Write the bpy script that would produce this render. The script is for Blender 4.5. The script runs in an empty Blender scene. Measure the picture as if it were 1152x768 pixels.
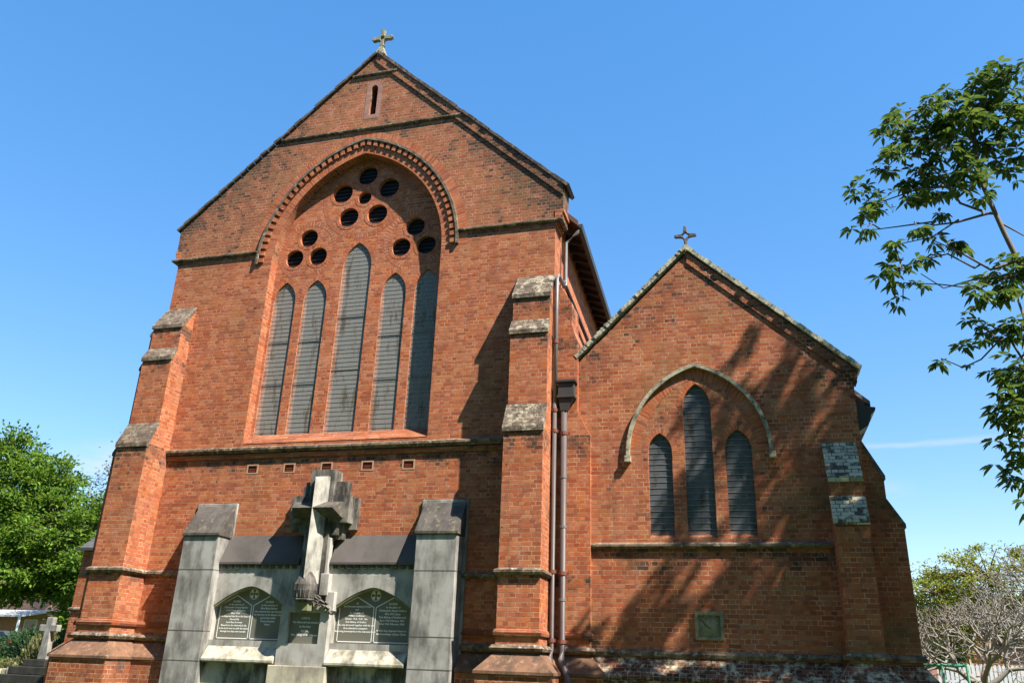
import bpy, bmesh, math, random
import numpy as np
from mathutils import Vector, Matrix
from mathutils.geometry import tessellate_polygon
random.seed(7)
rng = np.random.default_rng(7)
SC = bpy.context.scene
COL = SC.collection
# ------------------------------------------------------------------ camera
cam = bpy.data.cameras.new('camera'); camo = bpy.data.objects.new('camera', cam); COL.objects.link(camo)
cam.sensor_width = 36.0; cam.lens = 921.0 / 1152.0 * 36.0; cam.clip_end = 3000; cam.clip_start = .1
_r = Vector((0.96296795, 0.26749538, 0.03374845)); _u = Vector((0.06830732, -0.36313813, 0.92922807)); _f = Vector((-0.26081957, 0.89251158, 0.36796227))
m = Matrix.Identity(4)
for i in range(3):
    m[i][0] = _r[i]; m[i][1] = _u[i]; m[i][2] = -_f[i]
m[0][3], m[1][3], m[2][3] = 0.0, -16.32, 0.0
camo.matrix_world = m
SC.camera = camo
# ------------------------------------------------------------------ light
SUN = Vector((2.2, -1.0, 3.1)).normalized()
EL = math.asin(SUN.z); AZ = math.atan2(SUN.x, SUN.y)
sun = bpy.data.lights.new('sun', 'SUN'); sun.energy = 3.9; sun.angle = math.radians(.53); sun.color = (1, .94, .85)
suno = bpy.data.objects.new('sun', sun); COL.objects.link(suno)
suno.rotation_euler = (-SUN).to_track_quat('-Z', 'Y').to_euler(); suno.location = SUN * 60
world = bpy.data.worlds.new('World'); SC.world = world; world.use_nodes = True
SKY_STRENGTH = .15
SC.view_settings.view_transform = 'Standard'; SC.view_settings.look = 'None'
SC.view_settings.exposure = 1.72; SC.view_settings.gamma = 1.0; SC.view_settings.use_curve_mapping = False
SC.render.engine = 'CYCLES'

# ------------------------------------------------------------------ node helper
class NT:
    def __init__(s, tree): s.t = tree; s.t.nodes.clear()
    def n(s, typ, **kw):
        nd = s.t.nodes.new(typ)
        for k, v in kw.items(): setattr(nd, k, v)
        return nd
    def set(s, sock, v):
        if isinstance(v, bpy.types.NodeSocket): s.t.links.new(v, sock)
        elif v is not None: sock.default_value = v
    def math(s, op, a, b=None, c=None, clamp=False):
        nd = s.n('ShaderNodeMath', operation=op); nd.use_clamp = clamp
        s.set(nd.inputs[0], a); s.set(nd.inputs[1], b)
        if c is not None: s.set(nd.inputs[2], c)
        return nd.outputs[0]
    def vmath(s, op, a, b=None):
        nd = s.n('ShaderNodeVectorMath', operation=op); s.set(nd.inputs[0], a)
        if b is not None: s.set(nd.inputs[1], b)
        return nd.outputs[0]
    def mix(s, f, a, b, blend='MIX'):
        nd = s.n('ShaderNodeMix', data_type='RGBA', blend_type=blend)
        s.set(nd.inputs[0], f); s.set(nd.inputs[6], a); s.set(nd.inputs[7], b)
        return nd.outputs[2]
    def ramp(s, f, stops, interp='LINEAR'):
        nd = s.n('ShaderNodeValToRGB'); cr = nd.color_ramp; cr.interpolation = interp
        while len(cr.elements) < len(stops): cr.elements.new(.5)
        for e, (p, c) in zip(cr.elements, stops):
            e.position = p; e.color = (c, c, c, 1) if not isinstance(c, tuple) else (*c, 1)
        s.set(nd.inputs[0], f); return nd.outputs[0]
    def noise(s, vec, scale, detail=4, rough=.55):
        nd = s.n('ShaderNodeTexNoise'); s.set(nd.inputs['Vector'], vec)
        nd.inputs['Scale'].default_value = scale; nd.inputs['Detail'].default_value = detail; nd.inputs['Roughness'].default_value = rough
        return nd.outputs['Fac']
    def smooth(s, x, a, b):
        nd = s.n('ShaderNodeMapRange', interpolation_type='SMOOTHSTEP'); s.set(nd.inputs[0], x)
        nd.inputs[1].default_value = a; nd.inputs[2].default_value = b
        return nd.outputs[0]
    def pos(s):
        if not hasattr(s, '_pos'): s._pos = s.n('ShaderNodeNewGeometry')
        return s._pos.outputs['Position']
    def xyz(s, v):
        nd = s.n('ShaderNodeSeparateXYZ'); s.set(nd.inputs[0], v); return nd.outputs
    def out(s, col, rough=.8, bump=None, bstr=.3, bdist=.01, spec=.3, metal=0, extra=None):
        p = s.n('ShaderNodeBsdfPrincipled'); s.set(p.inputs['Base Color'], col if not isinstance(col, tuple) else (*col, 1))
        s.set(p.inputs['Roughness'], rough); p.inputs['Metallic'].default_value = metal
        p.inputs['Specular IOR Level'].default_value = spec
        if bump is not None:
            b = s.n('ShaderNodeBump'); b.inputs['Strength'].default_value = bstr; b.inputs['Distance'].default_value = bdist
            s.set(b.inputs['Height'], bump); s.t.links.new(b.outputs[0], p.inputs['Normal'])
        o = s.n('ShaderNodeOutputMaterial'); s.t.links.new(p.outputs[0], o.inputs[0]); s.p = p; s.o = o
        return p

def newmat(name):
    mt = bpy.data.materials.new(name); mt.use_nodes = True
    return mt, NT(mt.node_tree)

# ---- sky: Nishita plus two faint high wisps and a thin contrail
w = NT(world.node_tree)
sky = w.n('ShaderNodeTexSky', sky_type='NISHITA'); sky.sun_disc = False; sky.sun_elevation = EL; sky.sun_rotation = AZ
sky.altitude = 0; sky.air_density = 1.0; sky.dust_density = .1; sky.ozone_density = 2.0
dirv = w.n('ShaderNodeTexCoord').outputs['Generated']
dx, dy, dz = w.xyz(dirv)
az = w.math('ARCTAN2', dx, dy); el = w.math('ARCSINE', dz)
cmb = w.n('ShaderNodeCombineXYZ'); w.set(cmb.inputs[0], w.math('MULTIPLY', az, 6.0)); w.set(cmb.inputs[1], w.math('MULTIPLY', el, 22.0))
wn = w.noise(cmb.outputs[0], 1.6, 6, .6)
def band(a0, a1, e0, e1, wid, amp):
    t = w.n('ShaderNodeMapRange'); w.set(t.inputs[0], az); t.inputs[1].default_value = a0; t.inputs[2].default_value = a1
    ce = w.math('ADD', e0, w.math('MULTIPLY', t.outputs[0], e1 - e0))
    wob = w.math('MULTIPLY', w.math('SUBTRACT', wn, .5), .014)
    d = w.math('ABSOLUTE', w.math('SUBTRACT', w.math('ADD', el, wob), ce))
    m1 = w.math('SUBTRACT', 1.0, w.smooth(d, 0.0, wid))
    m2 = w.math('MULTIPLY', w.smooth(az, a0 - .02, a0 + .06), w.math('SUBTRACT', 1.0, w.smooth(az, a1 - .04, a1 + .02)))
    return w.math('MULTIPLY', w.math('MULTIPLY', m1, m2), w.math('MULTIPLY', w.smooth(wn, .25, .6), amp))
cl = w.math('ADD', band(.09, .30, .243, .241, .0055, .33), w.math('ADD', band(.125, .175, .20, .195, .018, .45), band(-.80, -.70, .18, .205, .03, .6)))
hs = w.n('ShaderNodeHueSaturation'); hs.inputs['Saturation'].default_value = 1.84; hs.inputs['Hue'].default_value = .507; gm = w.n('ShaderNodeGamma'); w.set(gm.inputs[0], sky.outputs[0]); gm.inputs[1].default_value = .55; w.set(hs.inputs['Color'], gm.outputs[0])
clouds = w.mix(w.math('MINIMUM', cl, .75), hs.outputs[0], (1.75, 1.85, 1.95, 1))
bg = w.n('ShaderNodeBackground'); w.set(bg.inputs[0], clouds); bg.inputs[1].default_value = SKY_STRENGTH
wo = w.n('ShaderNodeOutputWorld'); w.t.links.new(bg.outputs[0], wo.inputs[0])

# ------------------------------------------------------------------ materials
BR_STOPS = [(0, (.14, .038, .020)), (.2, (.265, .062, .025)), (.42, (.36, .087, .031)), (.65, (.41, .111, .038)), (.86, (.44, .148, .056)), (1, (.40, .18, .098))]
def brick(name, gable=None, wear=.25, lichen=0.0, ring=False, stops=BR_STOPS, mortar=(.52, .305, .175), wearcol=(.045, .035, .028), low=None, low_l=0, upper=None, tone=1.0, green=0.0, bands=()):
    """gable=(xc, zapex, slope): soot under the verge; low=(z0,z1): grime near a ledge; upper: greyer bricks above this height."""
    mt, t = newmat(name)
    uv = t.n('ShaderNodeUVMap'); uv.uv_map = 'UVMap'
    nz = t.n('ShaderNodeTexNoise'); nz.inputs['Scale'].default_value = 7; nz.inputs['Detail'].default_value = 3; t.set(nz.inputs['Vector'], uv.outputs[0])
    off = t.vmath('SCALE', t.vmath('SUBTRACT', nz.outputs['Color'], (.5, .5, .5))); off.node.inputs[3].default_value = .022
    vec = t.vmath('ADD', uv.outputs[0], off)
    b = t.n('ShaderNodeTexBrick'); t.set(b.inputs['Vector'], vec)
    b.offset = .5; b.offset_frequency = 2; b.squash = 1.0 if ring else .5; b.squash_frequency = 2
    b.inputs['Color1'].default_value = (0, 0, 0, 1); b.inputs['Color2'].default_value = (1, 1, 1, 1); b.inputs['Mortar'].default_value = (.5, .5, .5, 1)
    b.inputs['Scale'].default_value = 1; b.inputs['Mortar Size'].default_value = .0074; b.inputs['Mortar Smooth'].default_value = .25
    b.inputs['Bias'].default_value = 0; b.inputs['Brick Width'].default_value = .6 if ring else .235; b.inputs['Row Height'].default_value = .086
    rnd = b.outputs['Color']; mf = b.outputs['Fac']
    wnz = t.n('ShaderNodeTexWhiteNoise', noise_dimensions='1D'); t.set(wnz.inputs['W'], t.math('MULTIPLY', rnd, 913.7)); r2 = wnz.outputs['Value']
    P = t.pos(); x, y, z = t.xyz(P)
    big = t.noise(P, .55, 5, .6); mid = t.noise(P, 3.2, 5, .65); fine = t.noise(P, 42, 4, .7); grit = t.noise(P, 160, 2, .6); blot = t.noise(P, 11, 4, .7)
    col = t.ramp(t.math('ADD', -.06, t.math('ADD', t.math('MULTIPLY', r2, .66), t.math('ADD', t.math('MULTIPLY', blot, .36), t.math('MULTIPLY', fine, .2)))), stops)
    hv = t.n('ShaderNodeHueSaturation'); t.set(hv.inputs['Color'], col)
    t.set(hv.inputs['Value'], t.math('MULTIPLY', tone, t.math('ADD', .46, t.math('ADD', t.math('MULTIPLY', big, .46), t.math('ADD', t.math('MULTIPLY', fine, .28), t.math('MULTIPLY', mid, .36))))))
    t.set(hv.inputs['Saturation'], t.math('ADD', .78, t.math('MULTIPLY', mid, .36)))
    col = hv.outputs[0]
    # pale bloom (efflorescence) patches
    col = t.mix(t.math('MULTIPLY', t.smooth(t.noise(P, 1.7, 6, .7), .56, .75), .45), col, (.46, .26, .16, 1))
    mcol = t.mix(t.smooth(t.noise(P, 2.3, 5, .75), .44, .66), (*mortar, 1), (mortar[0] * .5, mortar[1] * .42, mortar[2] * .4, 1))
    mask = t.math('MULTIPLY', t.smooth(t.noise(P, .9, 6, .68), .5, .72), wear)
    if gable:
        xc, za, sl = gable
        d = t.math('SUBTRACT', t.math('SUBTRACT', za, t.math('MULTIPLY', t.math('ABSOLUTE', t.math('SUBTRACT', x, xc)), sl)), z)
        g = t.math('SUBTRACT', 1.0, t.smooth(t.math('ADD', d, t.math('MULTIPLY', t.math('SUBTRACT', big, .5), 3.0)), .1, 1.7))
        # stains gather near the kneelers
        kn = t.smooth(t.math('ABSOLUTE', t.math('SUBTRACT', x, xc)), 1.2, 4.6)
        mask = t.math('MAXIMUM', mask, t.math('MULTIPLY', t.math('MULTIPLY', g, t.math('ADD', .45, t.math('MULTIPLY', kn, .55))), t.smooth(mid, .26, .5)))
    if low:
        g = t.math('SUBTRACT', 1.0, t.smooth(t.math('ADD', z, t.math('MULTIPLY', mid, .25)), low[0], low[1]))
        mask = t.math('MAXIMUM', mask, t.math('MULTIPLY', g, .8))
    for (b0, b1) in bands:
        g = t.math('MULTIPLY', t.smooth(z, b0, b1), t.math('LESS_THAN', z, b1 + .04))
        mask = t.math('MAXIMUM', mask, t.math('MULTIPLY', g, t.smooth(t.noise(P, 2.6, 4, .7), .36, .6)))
    if upper is not None:
        g = t.smooth(t.math('ADD', z, t.math('MULTIPLY', big, .6)), upper, upper + .5)
        col = t.mix(t.math('MULTIPLY', g, t.smooth(mid, .35, .75)), col, (.31, .125, .055, 1))
        mask = t.math('MAXIMUM', mask, t.math('MULTIPLY', g, t.math('MULTIPLY', t.smooth(t.noise(P, 1.1, 5, .7), .40, .64), .62)))
        mcol = t.mix(t.math('MULTIPLY', g, .6), mcol, (.50, .35, .22, 1))
    cs = t.n('ShaderNodeCombineXYZ'); t.set(cs.inputs[0], t.math('MULTIPLY', x, 3.0)); t.set(cs.inputs[1], t.math('MULTIPLY', y, 3.0)); t.set(cs.inputs[2], t.math('MULTIPLY', z, .35))
    mask = t.math('MAXIMUM', mask, t.math('MULTIPLY', t.smooth(t.noise(cs.outputs[0], 1.0, 5, .65), .56, .72), wear * .75))
    # whole bricks go dark where the random value is below the mask, plus a soft film
    dark = t.math('LESS_THAN', t.math('FRACT', t.math('MULTIPLY', r2, 37.31)), t.math('MULTIPLY', t.smooth(mask, .2, .85), .8))
    dk = t.math('MULTIPLY', dark, t.math('ADD', .30, t.math('MULTIPLY', t.math('FRACT', t.math('MULTIPLY', r2, 71.3)), .6)))
    col = t.mix(dk, col, (*wearcol, 1))
    col = t.mix(mf, col, mcol)
    col = t.mix(t.math('MULTIPLY', mask, .5), col, (*wearcol, 1))
    speck = t.smooth(t.noise(P, 21, 5, .75), .53, .68)
    col = t.mix(t.math('MULTIPLY', speck, t.math('ADD', .22, t.math('MULTIPLY', mask, .5))), col, (*wearcol, 1))
    # bed joint shadow painted dark into the mortar in patches
    shadeb = t.math('MULTIPLY', mf, t.smooth(t.noise(P, 4.3, 4, .7), .43, .56))
    col = t.mix(t.math('MULTIPLY', shadeb, .6), col, (.10, .055, .035, 1))
    if green:
        col = t.mix(t.math('MULTIPLY', t.smooth(t.noise(P, .8, 5, .6), .48, .66), green), col, (.13, .12, .05, 1))
    if lichen:
        lz = t.smooth(t.noise(P, 6.5, 6, .75), .47, .64)
        lb = t.math('GREATER_THAN', t.math('FRACT', t.math('MULTIPLY', r2, 11.7)), .25)
        col = t.mix(t.math('MULTIPLY', t.math('MULTIPLY', lz, t.math('ADD', .45, t.math('MULTIPLY', lb, .55))), lichen), col, (.58, .53, .37, 1))
    h = t.math('ADD', t.math('MULTIPLY', mf, -1.0), t.math('ADD', t.math('MULTIPLY', fine, .55), t.math('ADD', t.math('MULTIPLY', r2, .45), t.math('MULTIPLY', grit, .25))))
    t.out(col, .9, h, .6, .007, spec=.15)
    return mt
M = {}
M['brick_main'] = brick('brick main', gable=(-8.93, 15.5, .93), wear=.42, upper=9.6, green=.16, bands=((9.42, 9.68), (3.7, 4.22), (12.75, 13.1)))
M['brick_recess'] = brick('brick recess', wear=.12, tone=1.05)
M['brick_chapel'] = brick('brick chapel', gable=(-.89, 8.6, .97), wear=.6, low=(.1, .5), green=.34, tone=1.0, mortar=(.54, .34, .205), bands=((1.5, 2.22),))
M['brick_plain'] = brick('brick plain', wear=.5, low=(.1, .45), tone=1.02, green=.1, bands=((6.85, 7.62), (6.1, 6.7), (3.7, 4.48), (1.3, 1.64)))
M['brick_shade'] = brick('brick mossy buttress', wear=.55, low=(.1, .7), green=.4, tone=.85)
M['brick_ring'] = brick('brick arch', wear=.2, ring=True, mortar=(.50, .33, .20), tone=1.04)
M['brick_sill'] = brick('brick sill', wear=.85, ring=True, tone=.72)
M['plinth'] = brick('brick plinth', wear=.95, lichen=.75, low=(.6, .9), tone=.7, wearcol=(.03, .026, .02))
M['plinth_main'] = brick('brick plinth main', wear=.85, lichen=.08, tone=.7, wearcol=(.06, .05, .042))
TILE = [(0, (.05, .036, .027)), (.5, (.11, .08, .058)), (1, (.19, .14, .10))]
M['plinth_brown'] = None
M['weather'] = brick('weathering tiles', wear=.85, lichen=.28, stops=TILE, mortar=(.10, .08, .06))
M['weather_pale'] = brick('lichened weathering', wear=.5, lichen=.9, stops=[(0, (.045, .04, .033)), (.38, (.10, .085, .06)), (.5, (.42, .37, .25)), (1, (.60, .54, .37))], mortar=(.04, .035, .028), wearcol=(.03, .027, .022))
M['weather_white'] = brick('spotted weathering', wear=.9, lichen=.55, stops=TILE, mortar=(.05, .04, .03), wearcol=(.03, .027, .022))

def stone(name, base, dark, amount=.5, scale=1.6, streak=True, moss=None, rough=.85, warm=None):
    mt, t = newmat(name); P = t.pos(); x, y, z = t.xyz(P)
    cmb = t.n('ShaderNodeCombineXYZ'); t.set(cmb.inputs[0], x); t.set(cmb.inputs[1], y); t.set(cmb.inputs[2], t.math('MULTIPLY', z, .28 if streak else 1))
    a = t.noise(cmb.outputs[0], scale * 2.4, 6, .65); b = t.noise(P, scale, 5, .6); c = t.noise(P, 60, 3, .7)
    col = t.mix(t.smooth(b, .3, .7), (*base, 1), (base[0] * .78, base[1] * .78, base[2] * .76, 1))
    if warm: col = t.mix(t.smooth(t.noise(P, 1.1, 3), .5, .62), col, (*warm, 1))
    col = t.mix(t.math('MULTIPLY', t.smooth(t.math('ADD', t.math('MULTIPLY', a, .65), t.math('MULTIPLY', b, .35)), .5 - .18 * amount, .74 - .2 * amount), min(1, .35 + amount)), col, (*dark, 1))
    if moss: col = t.mix(t.math('MULTIPLY', t.smooth(t.noise(P, 9, 5, .7), .54, .66), .7), col, (*moss, 1))
    hv = t.n('ShaderNodeHueSaturation'); t.set(hv.inputs['Color'], col); t.set(hv.inputs['Value'], t.math('ADD', .82, t.math('MULTIPLY', c, .36)))
    t.out(hv.outputs[0], rough, t.math('ADD', t.math('MULTIPLY', c, .6), t.math('MULTIPLY', a, .5)), .5, .006, spec=.2)
    return mt
M['plinth_brown'] = stone('plinth brown', (.20, .105, .062), (.065, .045, .033), .45, 2.2, moss=(.30, .18, .11))
M['mem'] = stone('memorial cement', (.42, .395, .355), (.10, .09, .078), .40)
M['mem_pier'] = stone('memorial pier cement', (.38, .36, .33), (.085, .078, .07), .48)
M['mem_dark'] = stone('memorial weathered cap', (.105, .092, .08), (.045, .04, .036), .5, 2.2, moss=(.20, .165, .09))
M['mem_roof'] = stone('memorial coping', (.105, .092, .084), (.05, .045, .04), .3, 1.2)
M['mem_base'] = stone('memorial base', (.50, .44, .33), (.12, .11, .10), .45, 1.4, warm=(.55, .46, .30))
M['mem_ridge'] = stone('memorial ridge', (.42, .40, .35), (.08, .075, .066), .42, 2.4)
M['mem_cross'] = stone('memorial cross', (.24, .22, .19), (.045, .04, .034), .7, 2.4)
M['mem_soffit'] = stone('mossy soffit', (.22, .21, .12), (.10, .10, .05), .4)
M['mem_old'] = stone('carved weathered', (.17, .15, .13), (.05, .045, .04), .6, 4)
M['coping'] = stone('verge tiles', (.14, .10, .075), (.045, .038, .032), .6, 3, streak=False, moss=(.26, .20, .14))
M['coping_pale'] = stone('lichened verge tiles', (.52, .49, .36), (.06, .05, .04), .52, 7, streak=False, moss=(.5, .47, .3))
M['hood'] = stone('hood stone', (.22, .16, .11), (.05, .042, .034), .55, 3, streak=False, moss=(.40, .37, .27))
M['hood_pale'] = stone('lichened hood', (.48, .43, .30), (.055, .048, .038), .52, 3.5, streak=False)
M['string'] = stone('string ledge', (.25, .17, .11), (.045, .038, .03), .6, 3, streak=False, moss=(.46, .42, .31))
M['finial'] = stone('finial stone', (.32, .30, .20), (.07, .06, .045), .5, 9, streak=False, moss=(.42, .36, .16))
M['finial_dark'] = stone('finial dark', (.16, .15, .15), (.06, .055, .05), .5, 9, streak=False)
M['panel'] = stone('bronze panel', (.30, .26, .155), (.11, .105, .07), .35, 5, streak=False)
M['grave'] = stone('gravestone', (.34, .32, .29), (.13, .125, .11), .45, 3)
M['step'] = stone('shade-dark steps', (.045, .043, .036), (.02, .02, .017), .5, 3)  # the shadow on the steps is put into this near-black colour

def plain(name, col, rough=.6, spec=.3, metal=0, var=.25, scale=6, bump=.15):
    mt, t = newmat(name); P = t.pos(); n = t.noise(P, scale, 5, .6); n2 = t.noise(P, scale * 9, 3, .6)
    c = t.mix(n, (col[0] * (1 - var), col[1] * (1 - var), col[2] * (1 - var), 1), (min(1, col[0] * (1 + var)), min(1, col[1] * (1 + var)), min(1, col[2] * (1 + var)), 1))
    t.out(c, rough, n2, bump, .004, spec, metal); return mt
M['pipe'] = plain('painted pipe', (.085, .066, .062), .5, .4)
M['pipe_rust'] = plain('rust clip', (.16, .055, .035), .7)
M['pipe_zinc'] = plain('worn zinc', (.15, .145, .14), .45, .5, var=.4)
M['gutter'] = plain('gutter paint', (.05, .045, .042), .5, .4)
M['timber'] = plain('dark timber', (.055, .035, .025), .7)
M['vent'] = plain('terracotta vent', (.20, .045, .022), .8)
M['vent_frame'] = plain('pale mortar', (.42, .24, .14), .9)
M['terracotta'] = plain('roof tiles', (.12, .06, .045), .8, scale=3)
M['tablet'] = plain('tablet slate', (.145, .138, .108), .55, .35, var=.12, scale=3)
M['white'] = plain('white paint', (.72, .72, .68), .6, var=.08)
M['dark'] = plain('dark interior', (.012, .012, .014), .6)
M['wood'] = plain('bare wood', (.25, .22, .19), .85, scale=9)
M['green_metal'] = plain('green pipe', (.03, .16, .09), .5)
M['picket_grey'] = plain('faded roof paint', (.38, .38, .36), .7)
M['picket'] = plain('picket paint', (.62, .66, .68), .7)
M['pinkwall'] = brick('pink brick house', wear=.1, stops=[(0, (.42, .19, .13)), (.5, (.50, .24, .17)), (1, (.55, .30, .22))])
M['annex'] = brick('annex brick', wear=.45, tone=.8)

def glass_pane(name, col, rough, spec=.25):
    mt, t = newmat(name); P = t.pos(); x, y, z = t.xyz(P)
    n = t.noise(P, 4, 4, .6)
    c = t.mix(n, (*[k * .55 for k in col], 1), (*[k * 1.5 for k in col], 1))
    # leaded quarries
    lx = t.math('LESS_THAN', t.math('FRACT', t.math('MULTIPLY', t.math('ADD', x, z), 7)), .08)
    lz = t.math('LESS_THAN', t.math('FRACT', t.math('MULTIPLY', t.math('SUBTRACT', x, z), 7)), .08)
    c = t.mix(t.math('MAXIMUM', lx, lz), c, (.012, .012, .012, 1))
    t.out(c, rough, n, .3, .01, spec); return mt
M['pane'] = glass_pane('leaded glass', (.022, .025, .025), .5)
M['pane_dark'] = glass_pane('dark glass', (.013, .013, .014), .6, .06)

def wiremesh(name, col, alpha, streaks=True):
    mt, t = newmat(name); P = t.pos(); x, y, z = t.xyz(P)
    cmb = t.n('ShaderNodeCombineXYZ'); t.set(cmb.inputs[0], t.math('MULTIPLY', x, 1.0)); t.set(cmb.inputs[2], t.math('MULTIPLY', z, .22))
    n = t.noise(cmb.outputs[0], 4.5, 5, .65)
    c = t.mix(t.smooth(n, .5, .66), (*col, 1), (col[0] * .5, col[1] * .42, col[2] * .34, 1))
    d = t.n('ShaderNodeBsdfDiffuse'); t.set(d.inputs[0], c)
    tr = t.n('ShaderNodeBsdfTransparent')
    mx = t.n('ShaderNodeMixShader'); t.set(mx.inputs[0], t.math('ADD', alpha - .1, t.math('MULTIPLY', n, .2)))
    t.t.links.new(tr.outputs[0], mx.inputs[1]); t.t.links.new(d.outputs[0], mx.inputs[2])
    o = t.n('ShaderNodeOutputMaterial'); t.t.links.new(mx.outputs[0], o.inputs[0]); return mt
M['mesh'] = wiremesh('wire mesh', (.52, .50, .45), .42)
M['mesh_ch'] = wiremesh('wire mesh fine', (.24, .25, .265), .42)
M['bar'] = plain('guard bar', (.05, .055, .05), .6)
M['bar_pale'] = plain('guard bar pale', (.24, .26, .27), .6)
M['bar_mid'] = plain('guard wire', (.11, .11, .10), .6)

def leafmat(name, c0, c1, trans=.3, rough=.45, spec=.4):
    mt, t = newmat(name); g = t.n('ShaderNodeNewGeometry')
    col = t.mix(g.outputs['Random Per Island'], (*c0, 1), (*c1, 1))
    p = t.n('ShaderNodeBsdfPrincipled'); t.set(p.inputs['Base Color'], col); p.inputs['Roughness'].default_value = rough; p.inputs['Specular IOR Level'].default_value = spec
    tl = t.n('ShaderNodeBsdfTranslucent'); hv = t.n('ShaderNodeHueSaturation'); t.set(hv.inputs['Color'], col); hv.inputs['Value'].default_value = 1.5; hv.inputs['Hue'].default_value = .48
    t.t.links.new(hv.outputs[0], tl.inputs[0])
    mx = t.n('ShaderNodeMixShader'); mx.inputs[0].default_value = trans
    t.t.links.new(p.outputs[0], mx.inputs[1]); t.t.links.new(tl.outputs[0], mx.inputs[2])
    o = t.n('ShaderNodeOutputMaterial'); t.t.links.new(mx.outputs[0], o.inputs[0]); return mt
M['leaf_gloss'] = leafmat('glossy leaves', (.032, .078, .013), (.12, .19, .03), .28, .24, .5)
M['leaf_dry'] = leafmat('dry leaves', (.10, .06, .03), (.20, .13, .06), .2, .7, .2)
M['leaf_bright'] = leafmat('bright leaves', (.045, .12, .012), (.16, .26, .03), .35, .55, .25)
M['leaf_gum'] = leafmat('gum leaves', (.10, .12, .11), (.17, .18, .16), .2, .6, .2)
M['leaf_yellow'] = leafmat('yellow green leaves', (.10, .15, .015), (.26, .27, .03), .35, .6, .2)
M['leaf_dark'] = leafmat('dark leaves', (.02, .05, .02), (.05, .10, .03), .2, .6, .2)
M['leaf_shrub'] = leafmat('shrub leaves', (.09, .11, .035), (.20, .19, .08), .25, .6, .2)
M['leaf_autumn'] = leafmat('autumn leaves', (.20, .10, .015), (.36, .24, .03), .3, .6, .2)
M['flower'] = leafmat('flowers', (.45, .40, .05), (.5, .5, .25), .2, .6, .2)
M['bark'] = plain('bark', (.16, .125, .10), .9, var=.4, scale=5, bump=.6)
M['bark_pale'] = plain('pale bark', (.22, .21, .18), .85, var=.35, scale=7, bump=.4)
def ground_mat():
    mt, t = newmat('grass ground'); P = t.pos(); a = t.noise(P, .35, 6, .65); b = t.noise(P, 14, 4, .7)
    c = t.mix(b, (.025, .055, .012, 1), (.06, .10, .02, 1)); c = t.mix(t.smooth(a, .52, .72), c, (.09, .08, .035, 1))
    t.out(c, .95, b, .8, .05, .1); return mt
M['ground'] = ground_mat()
def slate_mat():
    mt, t = newmat('slate'); uv = t.n('ShaderNodeUVMap'); uv.uv_map = 'UVMap'
    b = t.n('ShaderNodeTexBrick'); t.set(b.inputs['Vector'], uv.outputs[0]); b.inputs['Scale'].default_value = 1
    b.inputs['Color1'].default_value = (.07, .07, .075, 1); b.inputs['Color2'].default_value = (.16, .155, .15, 1); b.inputs['Mortar'].default_value = (.03, .03, .03, 1)
    b.inputs['Brick Width'].default_value = .3; b.inputs['Row Height'].default_value = .22; b.inputs['Mortar Size'].default_value = .008
    t.out(b.outputs['Color'], .7, b.outputs['Fac'], -.5, .01); return mt
M['slate'] = slate_mat()
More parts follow.
